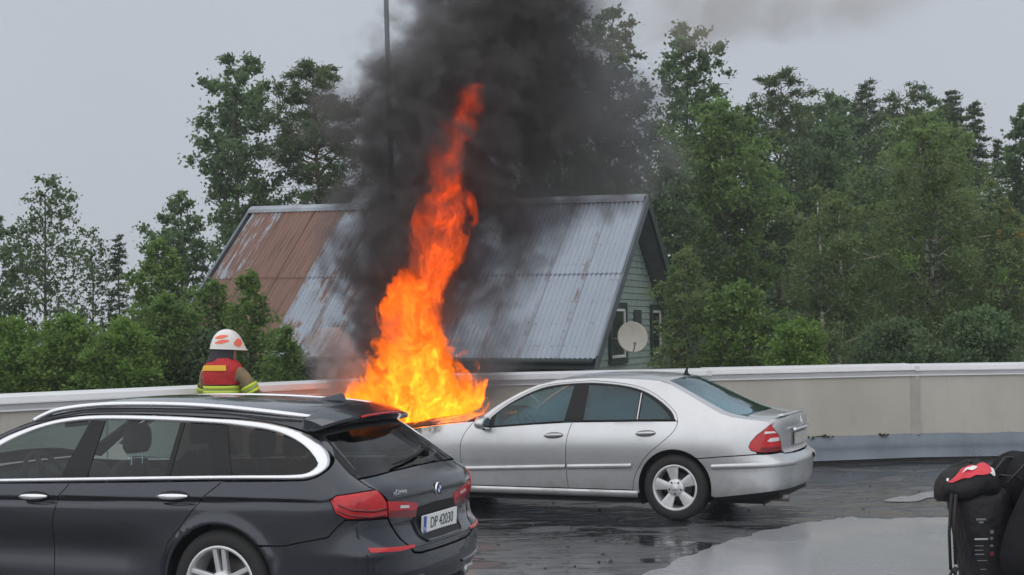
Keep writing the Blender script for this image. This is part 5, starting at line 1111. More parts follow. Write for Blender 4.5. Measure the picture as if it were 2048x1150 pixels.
for (nm, lb, px, pt, pb, Y, hw, kw) in TREES: tree(nm, lb, px, pt, pb, Y, hw, group=G1 if kw.get('cat') != 'shrub' else 'shrubs beyond the parapet wall', **kw)
# far wood that only shows as a dark mass between the trunks
rng = np.random.default_rng(99); n = 26000
X = np.concatenate([rng.uniform(-26, -9, n//4), rng.uniform(4, 30, n-n//4)]); Yv = rng.uniform(58, 74, n); hz = np.where(X < 0, 1.2+1.0*np.sin(X*.9), 6.2+1.6*np.sin(X*.55)+1.0*np.sin(X*1.7)); Zv = -3.2+(hz+3.2)*rng.uniform(0, 1, n)**.8
pos = np.stack([X, Yv, Zv], 1); ld = unit(rng.normal(size=(n, 3))); lu = unit(np.cross(ld, rng.normal(size=(n, 3))))
fw = bpy.data.objects.new('far_wood', leafmesh('far_wood', quads(pos, ld, lu, rng.uniform(.35, .75, n), .6, rng), rng.uniform(0, 1, n), LM['dark'])); COL.objects.link(fw)
tag(fw, 'distant dark wood seen between the nearer trees', 'wood', kind='stuff')
# ------------------------------------------------------------------ people
def skin_body(name, J, E, mat_, parent, sub=2, root=0):
    """one continuous body: J = {joint: (x, y, z, rx, ry)}, E = pairs of joints"""
    keys = list(J); me = bpy.data.meshes.new(name); me.from_pydata([J[k][:3] for k in keys], [(keys.index(a), keys.index(b)) for a, b in E], [])
    o = bpy.data.objects.new(name+'_tmp', me); COL.objects.link(o)
    sk = o.modifiers.new('skin', 'SKIN'); sk.use_smooth_shade = True; sk.branch_smoothing = .6
    for v, k in zip(me.skin_vertices[0].data, keys): v.radius = J[k][3:5]; v.use_root = (k == keys[root])
    sb = o.modifiers.new('sub', 'SUBSURF'); sb.levels = sub; sb.render_levels = sub
    dg = bpy.context.evaluated_depsgraph_get(); m2 = bpy.data.meshes.new_from_object(o.evaluated_get(dg)); bpy.data.objects.remove(o)
    m2.materials.clear(); m2.materials.append(mat_); m2.polygons.foreach_set('use_smooth', [True]*len(m2.polygons))
    return obj(name, m2, None, parent)
def ering(cx, cy, z, rx, ry, n=24, p=.85, tz=0, a0=0, a1=2*math.pi):
    return [(cx+rx*np.sign(math.cos(t))*abs(math.cos(t))**p, cy+ry*np.sign(math.sin(t))*abs(math.sin(t))**p, z+tz*math.sin(t)) for t in (np.linspace(a0, a1, n, endpoint=False) if a1-a0 > 6 else np.linspace(a0, a1, n))]
def hand(parent, m, w, d, up, s=1.0):
    w = Vector(w); d = Vector(d).normalized(); up = Vector(up).normalized(); sd = d.cross(up).normalized()
    b = MB(); b.loft([[w+d*t+sd*ww*math.cos(a)+up*.014*s*math.sin(a) for a in np.linspace(0, 2*math.pi, 10, endpoint=False)] for t, ww in ((-.01, .026*s), (.03*s, .036*s), (.07*s, .042*s), (.09*s, .038*s))])
    for i, (off, ln) in enumerate(((-.030, .070), (-.010, .080), (.010, .074), (.029, .058))):
        p0 = w+d*.085*s+sd*off*s; p1 = p0+d*ln*s*.5-up*.008; p2 = p1+d*ln*s*.3-up*.022*s; p3 = p2+d*ln*s*.1-up*.022*s
        b.tube([p0, p1, p2, p3], [.0092*s, .0088*s, .008*s, .006*s], 7)
    q = w+d*.02*s-sd*.036*s; b.tube([q, q+d*.03*s-sd*.022*s-up*.006, q+d*.062*s-sd*.026*s-up*.02], [.012*s, .010*s, .007*s], 7)
    return b.build('hand', m, parent, True)
M_SKIN = mat('skin', (.42, .25, .19), .5)
def head_parts(parent, c, yaw, m_skin, hair=None, s=1.0):
    c = Vector(c); R_ = Matrix.Rotation(yaw, 4, 'Z'); MM = Matrix.Translation(c) @ R_
    rings = []
    for z, rx, ry, oy in ((-.125, .03, .04, .035), (-.115, .048, .062, .025), (-.08, .062, .082, .012), (-.04, .070, .092, .004), (0, .075, .097, 0), (.04, .077, .099, -.003), (.08, .070, .092, -.006), (.108, .048, .066, -.008), (.120, .015, .02, -.008)):
        rings.append([MM @ Vector((s*rx*math.cos(t), s*(oy+ry*math.sin(t)), s*z)) for t in np.linspace(0, 2*math.pi, 20, endpoint=False)])
    h = MB().loft(rings).build('head', m_skin, parent, True)
    MB().loft([[MM @ Vector((s*x, s*y, s*z)) for x, y, z in q] for q in (((-.008, .095, .02), (.008, .095, .02), (0, .088, .03)), ((-.014, .112, -.022), (.014, .112, -.022), (0, .118, -.012)), ((-.016, .094, -.034), (.016, .094, -.034), (0, .112, -.032)))]).build('nose', m_skin, h, True)
    MB().tube([MM @ Vector((s*x, s*y, s*-.062)) for x, y in ((-.024, .080), (0, .092), (.024, .080))], .006*s, 6).build('mouth', mat('lips', (.32, .13, .11), .5), h, True)
    for q in (-1, 1):
        MB().lathe([(.001, .013), (.008, .010), (.012, 0)], 10, MM @ Matrix.Translation((q*.030*s, .083*s, .012*s))).build('eye', mat('eye', (.5, .5, .48), .2), h, True)
        MB().loft([[MM @ Vector((q*s*(.074+dx), s*(-.005+.028*math.cos(t)), s*(-.005+.034*math.sin(t)))) for t in np.linspace(0, 6.283, 10, endpoint=False)] for dx in (0, .012)]).build('ear', m_skin, h, True)
    if hair:
        rings = [[MM @ Vector((s*1.06*rx*math.cos(t), s*(oy-.012+1.06*ry*math.sin(t)), s*z)) for t in np.linspace(math.pi*.92, math.pi*2.08, 18)] for z, rx, ry, oy in ((-.06, .066, .088, 0), (0, .077, .099, 0), (.05, .079, .10, 0), (.09, .068, .09, 0), (.125, .03, .04, 0))]
        hb = MB().loft(rings, cap=False, close=False)
        hb.loft([[MM @ Vector((s*1.07*rx*math.cos(t), s*(-.006+(1.07 if math.sin(t) < .5 else 1.03)*ry*math.sin(t)), s*(z+.008*math.sin(3*t)))) for t in np.linspace(0, 2*math.pi, 20, endpoint=False)] for z, rx, ry in ((.052, .077, .099), (.075, .076, .098), (.10, .062, .08), (.122, .036, .048), (.132, .004, .005))], cap=False)
        hb.build('hair', hair, h, True)
    return h

# firefighter at the wall, back to the camera
def firefighter():
    p = at(446, 780, 15.55)
    root = empty('person', (p.x, 15.55, 0), math.radians(-24), 'firefighter in white helmet and red vest seen from behind at the wall', 'person')
    jm = mat('turnout_tan', (.215, .155, .085), .85, var=.3, vscale=6, bump=1.0, bscale=12)
    J = {'pelvis': (0, 0, 1.02, .17, .135), 'waist': (0, 0, 1.18, .165, .13), 'chest': (0, .0, 1.38, .185, .135), 'neck0': (0, .02, 1.53, .085, .085), 'neck': (0, .035, 1.60, .06, .06), 'skull': (0, .06, 1.70, .075, .085)}
    E = [('pelvis', 'waist'), ('waist', 'chest'), ('chest', 'neck0'), ('neck0', 'neck'), ('neck', 'skull')]
    arms = {1: ((.215, .0, 1.475), (.325, .06, 1.245), (.27, .31, 1.19)), -1: ((-.215, .0, 1.475), (-.29, .10, 1.235), (-.16, .33, 1.22))}
    for sg, s in ((1, 'r'), (-1, 'l')):
        a, b, c = arms[sg]; J['sh'+s] = (*a, .088, .088); J['el'+s] = (*b, .07, .07); J['wr'+s] = (*c, .052, .052)
        J['hip'+s] = (.10*sg, 0, .95, .12, .12); J['kn'+s] = (.125*sg, .03, .53, .088, .088); J['an'+s] = (.13*sg, -.01, .12, .075, .075); J['toe'+s] = (.145*sg, .15, .06, .055, .05)
        E += [('chest', 'sh'+s), ('sh'+s, 'el'+s), ('el'+s, 'wr'+s), ('pelvis', 'hip'+s), ('hip'+s, 'kn'+s), ('kn'+s, 'an'+s), ('an'+s, 'toe'+s)]
    body = skin_body('body', J, E, jm, root)
    gl = mat('glove', (.03, .03, .032), .7)
    for sg in (1, -1):
        w = arms[sg][2]; hand(body, gl, w, (-.2*sg, 1, -.1), (0, .1, 1), 1.1)
    # vest: red tabard over shoulders and back, open under the arms
    red = mat('vest_red', (.46, .018, .022), .75, var=.25, vscale=6, bump=.9, bscale=11); yel = mat('vest_yellow', (.75, .42, .02), .55); lime = mat('reflex_lime', (.52, .66, .05), .45); grey = mat('reflex_grey', (.30, .36, .10), .35)
    rings = [ering(0, .005, z, rx, ry, 28, .75) for z, rx, ry in ((1.335, .200, .165), (1.37, .205, .172), (1.44, .212, .172), (1.50, .205, .162), (1.555, .165, .140), (1.59, .115, .115), (1.605, .098, .105))]
    v = MB().loft(rings, cap=False).build('vest', red, root, True)
    fr = [[(x*.88, q, z) for x in np.linspace(-.16, .16, 9) for q in [(-.005-(.180-.045*abs(x/.16)**3)*((1.0) if z < 1.5 else .93))]] for z in (1.495, 1.515, 1.535)]
    V = []; zs = (1.478, 1.500, 1.522, 1.534); yo = (.1735, .172, .166, .161)
    for z, y_ in zip(zs, yo): V += [(.150*u*(1-.1*(z-1.478)/.06), .005-y_*(1-(abs(u)*.70)**4)**.5-.006, z) for u in np.linspace(-1, 1, 13)]
    MB().add(V, [(i*13+j, i*13+j+1, (i+1)*13+j+1, (i+1)*13+j) for i in range(3) for j in range(12)]).build('name_band', yel, v, True)
    for z in (1.255, 1.305):
        MB().loft([ering(0, 0, z+dz, .1975+.004*k_, .165+.004*k_, 28, .8) for dz, k_ in ((-.016, 0), (-.014, 1), (.014, 1), (.016, 0))], cap=False).build('reflective_band', lime, body, True)
    MB().loft([ering(0, 0, z, .1985, .166, 28, .8) for z in (1.272, 1.288)], cap=False).build('reflective_band', grey, body, True)
    for sg in (1, -1):
        a, b, c = [Vector(q) for q in arms[sg]]; d = (b-a).normalized()
        for off, m_, r_ in ((-.030, lime, .090), (0.0, grey, .0885), (.030, lime, .087)):
            q = b-d*.045+d*off; MB().tube([q-d*.017, q-d*.015, q+d*.015, q+d*.017], [r_-.006, r_, r_, r_-.006], 18, cap=False).build('sleeve_band', m_, body, True)
    hd = head_parts(root, (0, .075, 1.705), math.radians(-42), M_SKIN)
    # helmet with brim, decals and neck curtain, turned with the head
    HM = Matrix.Translation((0, .07, 1.74)) @ Matrix.Rotation(math.radians(-42), 4, 'Z') @ Matrix.Rotation(math.radians(-6), 4, 'X')
    def hp(t, f):                   # t round, f up the dome; brim dips to the sides and runs out in front
        r = math.cos(f*math.pi/2)**.75; e = .018*max(0, math.sin(t))*(1-f)**4
        lowz = -.035-.018*(1-math.sin(t))*.5*(1-f)
        return HM @ Vector((.142*r*math.cos(t), .168*r*math.sin(t)+e*3, lowz*(1-f)+.165*math.sin(f*math.pi/2)))
    m, N = newmat('helmet_white'); N.b.inputs['Base Color'].default_value = (.72, .69, .66, 1); N.b.inputs['Roughness'].default_value = .3; N.b.inputs['Coat Weight'].default_value = .4
    dome = MB().loft([[hp(t, f) for t in np.linspace(0, 2*math.pi, 32, endpoint=False)] for f in (0, .06, .15, .3, .45, .6, .75, .88, .97, .999)], cap=False).build('helmet', m, root, True)
    pink = mat('helmet_fluoro', (.85, .16, .09), .4)
    def patch(t0, t1, f0, f1, name):
        n_ = 9; V = []
        for i in range(n_):
            for j in range(n_):
                t = t0+(t1-t0)*i/(n_-1); k_ = .5-.5*math.cos(2*math.pi*(i+.6)/(n_+.2)); f = f0+(f1-f0)*(.5+(j/(n_-1)-.5)*(.35+.65*k_))+.10*(i/(n_-1)-.5)
                q = hp(t, f); V.append(q+(q-HM @ Vector((0, 0, 0))).normalized()*.003)
        MB().add(V, [(i*n_+j, i*n_+j+1, (i+1)*n_+j+1, (i+1)*n_+j) for i in range(n_-1) for j in range(n_-1)]).build(name, pink, dome, True)
    patch(-1.15, -.15, .34, .50, 'helmet_decal'); patch(-1.0, -.05, .17, .31, 'helmet_decal'); patch(3.25, 4.0, .08, .40, 'helmet_decal'); patch(.25, .9, .1, .4, 'helmet_decal')
    MB().lathe([(.014, 0), (.012, .008), (.001, .01)], 12, Matrix.Translation(hp(-1.75, .22)) @ Matrix.Rotation(math.radians(180-42-10), 4, 'Z')).build('helmet_stud', M_INK, dome, True)
    MB().tube([hp(t, .0) for t in np.linspace(0, 2*math.pi, 33)], .007, 6, cap=False).build('helmet_rim', m, dome, True)
    dark = mat('neck_cloth', (.018, .018, .024), .75, bump=.2, bscale=20); rg = []
    for f, k_, zz in ((0, .92, .012), (.35, .98, -.05), (.7, 1.06, -.10), (1, 1.14, -.145)):
        rg.append([HM @ Vector((.138*k_*math.cos(t), .160*k_*math.sin(t)-.012*f, -.05+zz+.012*math.sin(5*t)*f)) for t in np.linspace(math.pi*.93, math.pi*2.12, 22)])
    MB().loft(rg, cap=False, close=False).build('neck_curtain', dark, dome, True)
    for q in (-.11, .11): MB().tube([HM @ Vector((q, .03, -.04)), HM @ Vector((q*.8, .06, -.12)), HM @ Vector((0, .09, -.155))], .006, 5).build('chin_strap', mat('strap_cream', (.55, .48, .42), .6), dome, True)
    return root
firefighter()

# bystander at the right edge: black jacket, black pack on the back
def bystander():
    D = 5.3; X = 1.825
    root = empty('person', (X, D, 0), math.radians(-90), 'person in black jacket cut off by the right picture edge', 'person')
    # local frame: +y is where the person looks (to the right), +x the near (right) side
    bj = mat('black_jacket', (.008, .008, .010), .75, spec=.2, var=.35, vscale=6, bump=1.0, bscale=7)
    J = {'pelvis': (0, 0, .93, .16, .13), 'waist': (0, .0, 1.08, .16, .13), 'chest': (0, .0, 1.27, .18, .14), 'neck0': (0, .05, 1.42, .09, .08), 'neck': (0, .09, 1.50, .058, .058), 'skull': (0, .16, 1.58, .07, .08)}
    E = [('pelvis', 'waist'), ('waist', 'chest'), ('chest', 'neck0'), ('neck0', 'neck'), ('neck', 'skull')]
    arms = {1: ((.20, .015, 1.365), (.25, -.165, 1.07), (.22, .10, .99)), -1: ((-.19, 0, 1.375), (-.25, -.12, 1.09), (-.16, .12, 1.05))}
    for sg, s in ((1, 'r'), (-1, 'l')):
        a, b, c = arms[sg]; J['sh'+s] = (*a, .098, .098); J['el'+s] = (*b, .078, .078); J['wr'+s] = (*c, .055, .055)
        J['hip'+s] = (.09*sg, 0, .87, .11, .11); J['kn'+s] = (.10*sg, .03, .48, .078, .078); J['an'+s] = (.11*sg, -.01, .10, .055, .055); J['toe'+s] = (.12*sg, .14, .05, .045, .04)
        E += [('chest', 'sh'+s), ('sh'+s, 'el'+s), ('el'+s, 'wr'+s), ('pelvis', 'hip'+s), ('hip'+s, 'kn'+s), ('kn'+s, 'an'+s), ('an'+s, 'toe'+s)]
    body = skin_body('body', J, E, bj, root)
    for sg in (1, -1): hand(body, M_SKIN, arms[sg][2], (-.3*sg, 1, .1), (0, -.1, 1))
    head_parts(root, (0, .17, 1.60), 0, M_SKIN, mat('hair_dark', (.03, .02, .015), .6))
    MB().loft([ering(0, .10, z, r, r*.95, 20, 1) for z, r in ((1.42, .085), (1.45, .08), (1.475, .075))], cap=False).build('collar', bj, body, True)
    # pack on the back: a thing of its own
    Rm = Matrix.Translation((X, D, 0)) @ Matrix.Rotation(math.radians(-90), 4, 'Z')
    pk = empty('backpack', Rm @ Vector((0, -.26, .78)), math.radians(-90), 'black backpack with a red patch on its lid, worn by the bystander', 'backpack')
    nyl = mat('black_nylon', (.009, .009, .010), .6, spec=.3, var=.4, vscale=9, bump=1.0, bscale=11)
    def Lp(x, y, z): return Vector((x, y+.26, z-.78))
    rings = []
    for z, y0, y1, w_ in ((.80, -.235, -.10, .12), (.86, -.235, -.10, .145), (1.0, -.245, -.10, .15), (1.15, -.268, -.10, .15), (1.27, -.29, -.10, .14), (1.31, -.27, -.11, .12)):
        cy = (y0+y1)/2; ry = (y1-y0)/2; rings.append([Lp(w_*np.sign(math.cos(t))*abs(math.cos(t))**.55, cy+ry*np.sign(math.sin(t))*abs(math.sin(t))**.6, z+.006*math.sin(3*t)) for t in np.linspace(0, 2*math.pi, 28, endpoint=False)])
    MB().loft(rings).build('bag', nyl, pk, True)
    # lid: slumped cushion overhanging the back
    def lid(u, v):                  # u round, v up
        y0, y1 = -.338, -.095; cy = (y0+y1)/2; r = math.cos(v*math.pi/2)**.55 if v > 0 else 1
        sl = .14*(cy-.0)
        y = cy+(y1-y0)/2*r*np.sign(math.sin(u))*abs(math.sin(u))**1.05; x = .135*r*np.sign(math.cos(u))*abs(math.cos(u))**.6
        top = 1.333+.062*math.sin(max(v, 0)*math.pi/2)+.30*(y+.22) - (0 if y < -.19 else (y+.19)*1.3)
        return Lp(x, y, top+(-.03 if v < 0 else 0)+.005*math.sin(5*u+v*6)+.003*math.sin(11*u-v*9))
    rg = [[lid(t, v) for t in np.linspace(0, 2*math.pi, 36, endpoint=False)] for v in (-1, 0, .12, .28, .45, .62, .78, .9, .97, .999)]
    ld = MB().loft(rg).build('lid', nyl, pk, True)
    red = mat('patch_red', (.62, .035, .055), .5, var=.12, vscale=20); wht = mat('patch_white', (.75, .72, .72), .5)
    bag_p = lambda a, b, o_: None
    def on_lid(s, t, o_=.004):      # s along the lid (0 back .. 1 front), t up the near side
        u = -math.pi*.40+s*math.pi*.62; v = .16+t*.62; q = lid(u, v); q2 = Lp(0, -.22, 1.26); return q+(q-q2).normalized()*o_
    def lpatch(pts, name, m_, o_, par):
        bm = MB(); P_ = dens(pts, .12); c = P_.mean(0); V = [on_lid(*q, o_) for q in P_]+[on_lid(*(c+(q-c)*.5), o_) for q in P_]+[on_lid(*c, o_)]; n_ = len(P_)
        return bm.add(V, [(i, (i+1) % n_, n_+(i+1) % n_, n_+i) for i in range(n_)]+[(n_+i, n_+(i+1) % n_, 2*n_) for i in range(n_)]).build(name, m_, par, True)
    pr = lpatch([(.06, .22), (.34, .36), (.74, .10), (.92, .85), (.66, 1.15), (.22, .95)], 'red_patch', red, .004, ld)
    lpatch([(.76, .16), (.83, .18), (.98, .80), (.91, .84)], 'patch_lettering', wht, .0045, ld)
    lpatch([(.02, .26), (.07, .27), (.06, .42), (.02, .40)], 'patch_lettering', wht, .0045, ld)
    lpatch([(.30, .62), (.40, .66), (.48, .60), (.55, .68), (.62, .95), (.52, .98), (.46, .80), (.36, .78)], 'patch_mark', wht, .007, pr)
    # printed side panel
    def on_side(y, z): return Lp(.1525, y+.03, z)
    pm_ = mat('panel_print', (.16, .16, .165), .6); pm2 = mat('panel_print_red', (.20, .02, .035), .6)
    for (y, z, w_, h_, m_) in ((-.262, 1.215, .034, .007, pm_), (-.262, 1.205, .016, .006, pm_), (-.263, 1.148, .046, .006, mat('panel_print_white', (.42, .42, .43), .6)), (-.270, 1.125, .030, .003, pm_), (-.272, 1.110, .030, .003, pm_), (-.270, 1.096, .032, .004, pm_), (-.228, 1.098, .014, .014, pm2), (-.228, 1.125, .010, .008, pm_), (-.228, 1.150, .010, .010, pm_), (-.226, 1.172, .012, .012, pm_), (-.262, 1.075, .034, .003, pm_), (-.258, 1.045, .02, .003, pm_), (-.248, 1.020, .030, .004, pm_)):
        MB().add([on_side(y+a*w_/2, z+b*h_/2) for a, b in ((-1, -1), (1, -1), (1, 1), (-1, 1))], [(0, 1, 2, 3)]).build('panel_print', m_, pk)
    web = mat('webbing', (.010, .010, .011), .6)
    for k_, (a, b) in enumerate((((.12, -.322, 1.30), (.125, -.332, 1.04)), ((.135, -.312, 1.30), (.135, -.318, 1.06)))):
        pts = [Lp(*a), Lp(a[0], (a[1]+b[1])/2-.006, (a[2]+b[2])/2), Lp(*b)]; MB().tube(pts, .0055, 6, sq=.5).build('strap', web, pk, True)
    MB().tube([Lp(.128, -.328, 1.045), Lp(.13, -.321, 1.03), Lp(.13, -.313, 1.05)], .010, 6).build('strap_knot', web, pk, True)
    MB().tube([Lp(.128, -.325, 1.04), Lp(.13, -.35, 1.0), Lp(.13, -.372, .97)], .005, 5).build('cord', web, pk, True)
    MB().tube([Lp(.128, -.321, 1.04), Lp(.13, -.308, .99), Lp(.14, -.27, .975)], .006, 5).build('cord', web, pk, True)
    MB().tube([Lp(.0, -.17, 1.30), Lp(.06, -.13, 1.355), Lp(.10, -.08, 1.35), Lp(.11, -.04, 1.32)], .008, 8, sq=.5).build('grab_loop', web, pk, True)
    for sg in (1, -1): MB().tube([Lp(.09*sg, -.15, 1.30), Lp(.11*sg, -.06, 1.40), Lp(.12*sg, .08, 1.40), Lp(.13*sg, .145, 1.25), Lp(.13*sg, .02, .98), Lp(.11*sg, -.14, .92)], .009, 8, sq=.5).build('shoulder_strap', web, pk, True)
bystander()
# ------------------------------------------------------------------ fire and smoke
def plume(name, label, cat, spine, Y, ry, mfun, kind='stuff', n=26, grow=1.3, ysh=0.0):
    """closed lumpy tube round a spine given as (photo row, column, half width); the density lives in the material"""
    pts = [(at(c, r, Y), hw/FPX*Y) for r, c, hw in spine]; pts.sort(key=lambda q: q[0].z)
    z0, z1 = pts[0][0].z, pts[-1][0].z; H = z1-z0; x0 = pts[0][0].x
    Zs = [q[0].z-z0 for q in pts]; Xs = [q[0].x-x0 for q in pts]; Rs = [q[1] for q in pts]
    rings = []
    for t in np.linspace(0, 1, 30):
        z = t*H; x = float(np.interp(z, Zs, Xs)); r = float(np.interp(z, Zs, Rs))*grow; yy = float(np.interp(z, Zs, [ry(q[1]) for q in pts]))*grow
        rings.append([(x+r*math.cos(a), ysh*t+yy*math.sin(a), z) for a in np.linspace(0, 2*math.pi, n, endpoint=False)])
    o = MB().loft(rings).build(name, None, None, True); o.location = (x0, Y, z0)
    m = bpy.data.materials.new(name); m.use_nodes = True; m.node_tree.nodes.clear(); N = NT(m)
    co = N.coord()
    def fc(tv, xs, ys, lo, hi):
        c = N.n('FloatCurve'); mp = c.mapping; cu = mp.curves[0]; q = [(min(1, max(0, a)), (b-lo)/(hi-lo)) for a, b in zip(xs, ys)]
        cu.points[0].location = q[0]; cu.points[1].location = q[-1]
        for p_ in q[1:-1]: cu.points.new(*p_)
        for p_ in cu.points: p_.handle_type = 'AUTO_CLAMPED'
        mp.update(); N.l(tv, c.inputs['Value']); return N.math('MULTIPLY_ADD', c.outputs[0], hi-lo, lo)
    def field(vec):                 # 1 on the spine, 0 at the edge
        s = N.n('SeparateXYZ'); N.l(vec, s.inputs[0]); t = N.math('DIVIDE', s.outputs[2], H, clamp=True)
        tt = [z/H for z in Zs]; cx = fc(t, tt, Xs, min(Xs)-.01, max(Xs)+.01); rr_ = fc(t, tt, Rs, 0, max(Rs)*1.05); yr = fc(t, tt, [ry(q) for q in Rs], 0, max(ry(q) for q in Rs)*1.05)
        dx = N.math('DIVIDE', N.math('SUBTRACT', s.outputs[0], cx), rr_); ys_ = N.math('SUBTRACT', s.outputs[1], N.math('MULTIPLY', t, ysh)); dy = N.math('DIVIDE', ys_, yr)
        d = N.math('SQRT', N.math('ADD', N.math('MULTIPLY', dx, dx), N.math('MULTIPLY', dy, dy)))
        return N.math('SUBTRACT', 1., d), t, dx
    out = N.n('OutputMaterial'); mfun(N, co, field, out, m)
    o.data.materials.append(m); tag(o, label, cat, kind=kind); return o
def warp(N, co, amp, scale, stretch, detail=3):
    nz_ = N.n('TexNoise'); nz_.inputs['Scale'].default_value = scale; nz_.inputs['Detail'].default_value = detail; nz_.inputs['Roughness'].default_value = .6
    N.l(N.mapping(co, (1, 1, stretch)), nz_.inputs['Vector'])
    a = N.n('VectorMath', operation='SUBTRACT'); N.l(nz_.outputs['Color'], a.inputs[0]); a.inputs[1].default_value = (.5, .5, .5)
    b = N.n('VectorMath', operation='MULTIPLY_ADD'); N.l(a.outputs[0], b.inputs[0]); b.inputs[1].default_value = amp; N.l(co, b.inputs[2]); return b.outputs[0]
def fire_mat(N, co, field, out, m):
    w = warp(N, co, (.62, .40, .80), 1.9, .8, 3); w2 = warp(N, w, (.26, .22, .34), 6.5, .62, 3)
    f, t, dx = field(w2)
    n1 = N.noise(N.mapping(w, (1, 1, .5)), 7.5, 5, .66, .9); n2 = N.noise(N.mapping(w2, (1, 1, .45)), 3.2, 3, .6)
    rid = N.math('MULTIPLY', N.math('ABSOLUTE', N.math('SUBTRACT', n1, .5)), 5.0, clamp=True)       # filaments
    g = N.math('ADD', f, N.math('MULTIPLY', N.math('SUBTRACT', n1, .5), 1.7))
    g = N.math('ADD', g, N.math('MULTIPLY', N.math('SUBTRACT', n2, .5), N.ramp(t, [(0, .5), (.3, 1.2), (.55, 2.3), (1, 3.2)])))
    body = N.smooth(g, .04, .16)
    hgt = N.ramp(t, [(0, 1.25), (.14, 1.2), (.30, .74), (.50, .42), (.75, .28), (1, .17)])
    core = N.smooth(N.math('ADD', f, N.math('MULTIPLY', N.math('SUBTRACT', n2, .5), 2.2)), -.10, .95)
    e = N.math('MULTIPLY', N.math('MULTIPLY_ADD', core, 1.25, .20), hgt)
    e = N.math('MULTIPLY', e, N.math('MULTIPLY_ADD', rid, .95, .30))
    sig = 15.0
    em = N.n('Emission'); N.l(N.ramp(t, [(0, (1.0, .215, .010)), (.3, (1.0, .140, .009)), (.6, (1.0, .095, .010)), (1, (1.0, .08, .014))]), em.inputs[0])
    N.l(N.math('MULTIPLY', N.math('MULTIPLY', e, body), sig*5.2), em.inputs[1])
    ab = N.n('VolumeAbsorption'); ab.inputs[0].default_value = (.05, .03, .02, 1); N.l(N.math('MULTIPLY', body, sig), ab.inputs['Density'])
    ad = N.n('AddShader'); N.l(em.outputs[0], ad.inputs[0]); N.l(ab.outputs[0], ad.inputs[1]); N.l(ad.outputs[0], out.inputs['Volume'])
    m.cycles.volume_step_rate = .11
def smoke_mat(dens_, col, edge=(.0, .55), noise_amp=1.3, scale=1.5, rate=.35, hr=None, xr=None, wamp=.55):
    def fn(N, co, field, out, m):
        w = warp(N, co, (wamp, wamp, wamp), .95, 1, 2); f, t, dx = field(w)
        n1 = N.noise(w, scale, 4, .58)
        g = N.math('ADD', f, N.math('MULTIPLY', N.math('SUBTRACT', n1, .5), noise_amp))
        d = N.smooth(g, *edge)
        if hr: d = N.math('MULTIPLY', d, N.ramp(t, hr))
        if xr: d = N.math('MULTIPLY', d, N.ramp(N.math('MULTIPLY_ADD', dx, .5, .5), xr))
        d = N.math('MULTIPLY', N.math('MULTIPLY', d, dens_), N.smooth(N.noise(w, scale*2.3, 3, .6, .6), .36, .62, .18, 1.55))
        v = N.n('VolumePrincipled'); v.inputs['Color'].default_value = (*col, 1); v.inputs['Anisotropy'].default_value = .1; N.l(d, v.inputs['Density']); N.l(v.outputs[0], out.inputs['Volume'])
        m.cycles.volume_step_rate = rate
    return fn
FIRE = [(868, 835, 118), (850, 832, 140), (820, 826, 142), (790, 826, 128), (760, 834, 104), (720, 836, 80), (680, 832, 66), (640, 826, 58), (600, 832, 56), (560, 846, 56), (520, 864, 56), (480, 880, 56), (440, 888, 50), (400, 892, 42), (350, 886, 38), (310, 886, 40), (270, 904, 36), (230, 920, 34), (190, 936, 30), (160, 948, 14)]
plume('flames', 'tall orange flames leaping from the bonnet of the silver saloon', 'fire', FIRE, 16.35, lambda r: .12+.45*r, fire_mat, kind=None, grow=1.45, ysh=.28)
DARK = [(850, 810, 105), (790, 805, 125), (730, 800, 145), (690, 808, 160), (640, 818, 175), (580, 832, 190), (520, 850, 205), (460, 868, 215), (400, 890, 235), (340, 905, 255), (280, 915, 285), (220, 935, 290), (160, 955, 280), (100, 975, 260), (40, 1000, 235), (-40, 1035, 225), (-120, 1080, 240)]
plume('black_smoke', 'thick black smoke column rising around the flames', 'smoke', DARK, 17.0, lambda r: .30+.50*r, smoke_mat(4.6, (.27, .255, .255), (.02, .46), 1.6, 1.7, .55, xr=[(0, 1.0), (.55, 1.0), (.72, .68), (1, .35)]), kind='stuff', grow=1.3)
THIN = [(800, 960, 80), (720, 970, 105), (640, 985, 110), (560, 1005, 110), (480, 1030, 130), (420, 1100, 200), (360, 1140, 240), (300, 1155, 255), (230, 1150, 255), (160, 1120, 235), (90, 1095, 190), (20, 1090, 165), (-80, 1110, 170)]
plume('drifting_smoke', 'thin grey smoke drifting right in front of the house roof and trees', 'smoke', THIN, 17.7, lambda r: .4+.5*r, smoke_mat(2.0, (.38, .38, .40), (.0, .7), 1.5, 1.4, .55, hr=[(0, .7), (.25, .85), (.40, 1.0), (.75, .8), (1, .6)]), kind='stuff', grow=1.3)
TOP = [(105, 1400, 90), (80, 1400, 290), (50, 1430, 420), (10, 1450, 490), (-40, 1460, 500), (-100, 1450, 480), (-160, 1430, 300)]
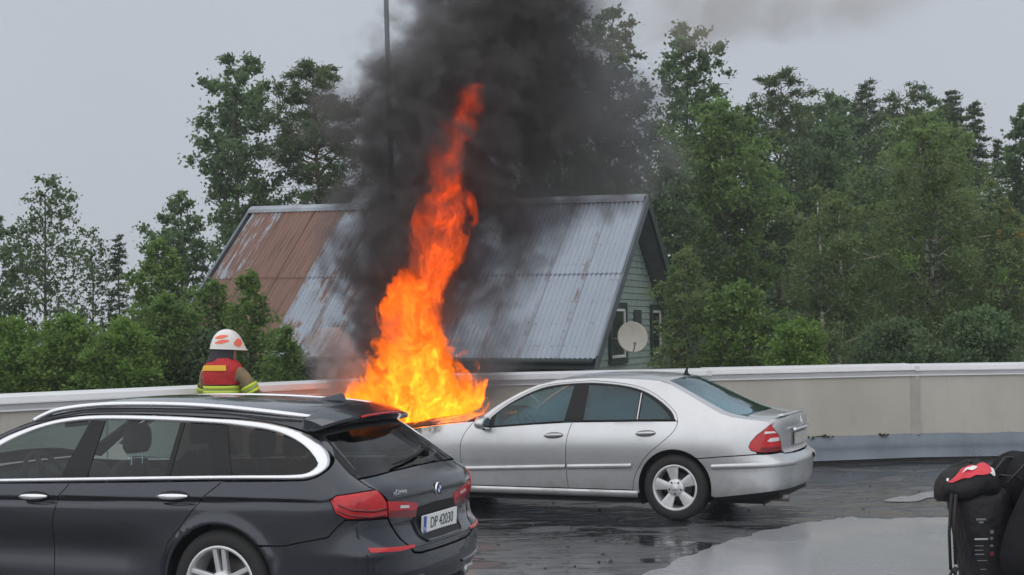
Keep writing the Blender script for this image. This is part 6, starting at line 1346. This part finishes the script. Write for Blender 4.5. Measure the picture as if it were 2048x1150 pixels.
plume('brown_smoke', 'pale brown smoke trailing across the sky at the top', 'smoke', TOP, 19.0, lambda r: .5+.25*r, smoke_mat(.55, (.74, .66, .59), (.0, 1.1), 1.7, .7, .7, wamp=1.2), kind='stuff', grow=1.3)
PUFF = [(795, 665, 40), (760, 668, 68), (725, 676, 78), (690, 670, 64), (655, 664, 26)]
plume('white_smoke', 'small pale smoke puff over the wall left of the flames', 'smoke', PUFF, 16.1, lambda r: .12+.6*r, smoke_mat(6.0, (.84, .78, .78), (.0, .8), 1.3, 3.0, .4, wamp=.3), kind='stuff', grow=1.35)
# pale smoke filling the burning car's cabin
cs = [[(x, y, z) for y, z in ((-.70*w_, .55), (.70*w_, .55), (.78*w_, .92), (.70*w_, .92+h_*.55), (.52*w_, .92+h_), (-.52*w_, .92+h_), (-.70*w_, .92+h_*.55), (-.78*w_, .92))] for x, w_, h_ in ((-.56, .8, .05), (-.2, .93, .19), (.1, .96, .335), (.5, 1, .40), (1.0, 1, .40), (1.3, .98, .33), (1.7, .95, .14), (1.9, .9, .03))]
cso = MB().loft(cs).build('cabin_smoke', None, None); cso.matrix_world = Matrix.Translation(SALOON.location) @ Matrix.Rotation(SALOON.rotation_euler.z, 4, 'Z')
m = bpy.data.materials.new('cabin_smoke'); m.use_nodes = True; m.node_tree.nodes.clear(); N = NT(m); o_ = N.n('OutputMaterial'); v = N.n('VolumePrincipled'); v.inputs['Color'].default_value = (.62, .86, .98, 1); v.inputs['Density'].default_value = 2.4
N.l(v.outputs[0], o_.inputs['Volume']); cso.data.materials.append(m); tag(cso, 'pale smoke filling the cabin of the silver saloon', 'smoke', kind='stuff')
# rain haze over the whole place
hz = MB().box((-321, -61, -4.3), (321, 521, 17.5)).build('haze', None, None)
m = bpy.data.materials.new('haze'); m.use_nodes = True; m.node_tree.nodes.clear(); N = NT(m); o_ = N.n('OutputMaterial'); v = N.n('VolumePrincipled'); v.inputs['Color'].default_value = (.93, .96, 1.0, 1); v.inputs['Density'].default_value = .0011
N.l(v.outputs[0], o_.inputs['Volume']); hz.data.materials.append(m); tag(hz, 'thin rain haze over the whole place', 'haze', kind='stuff')
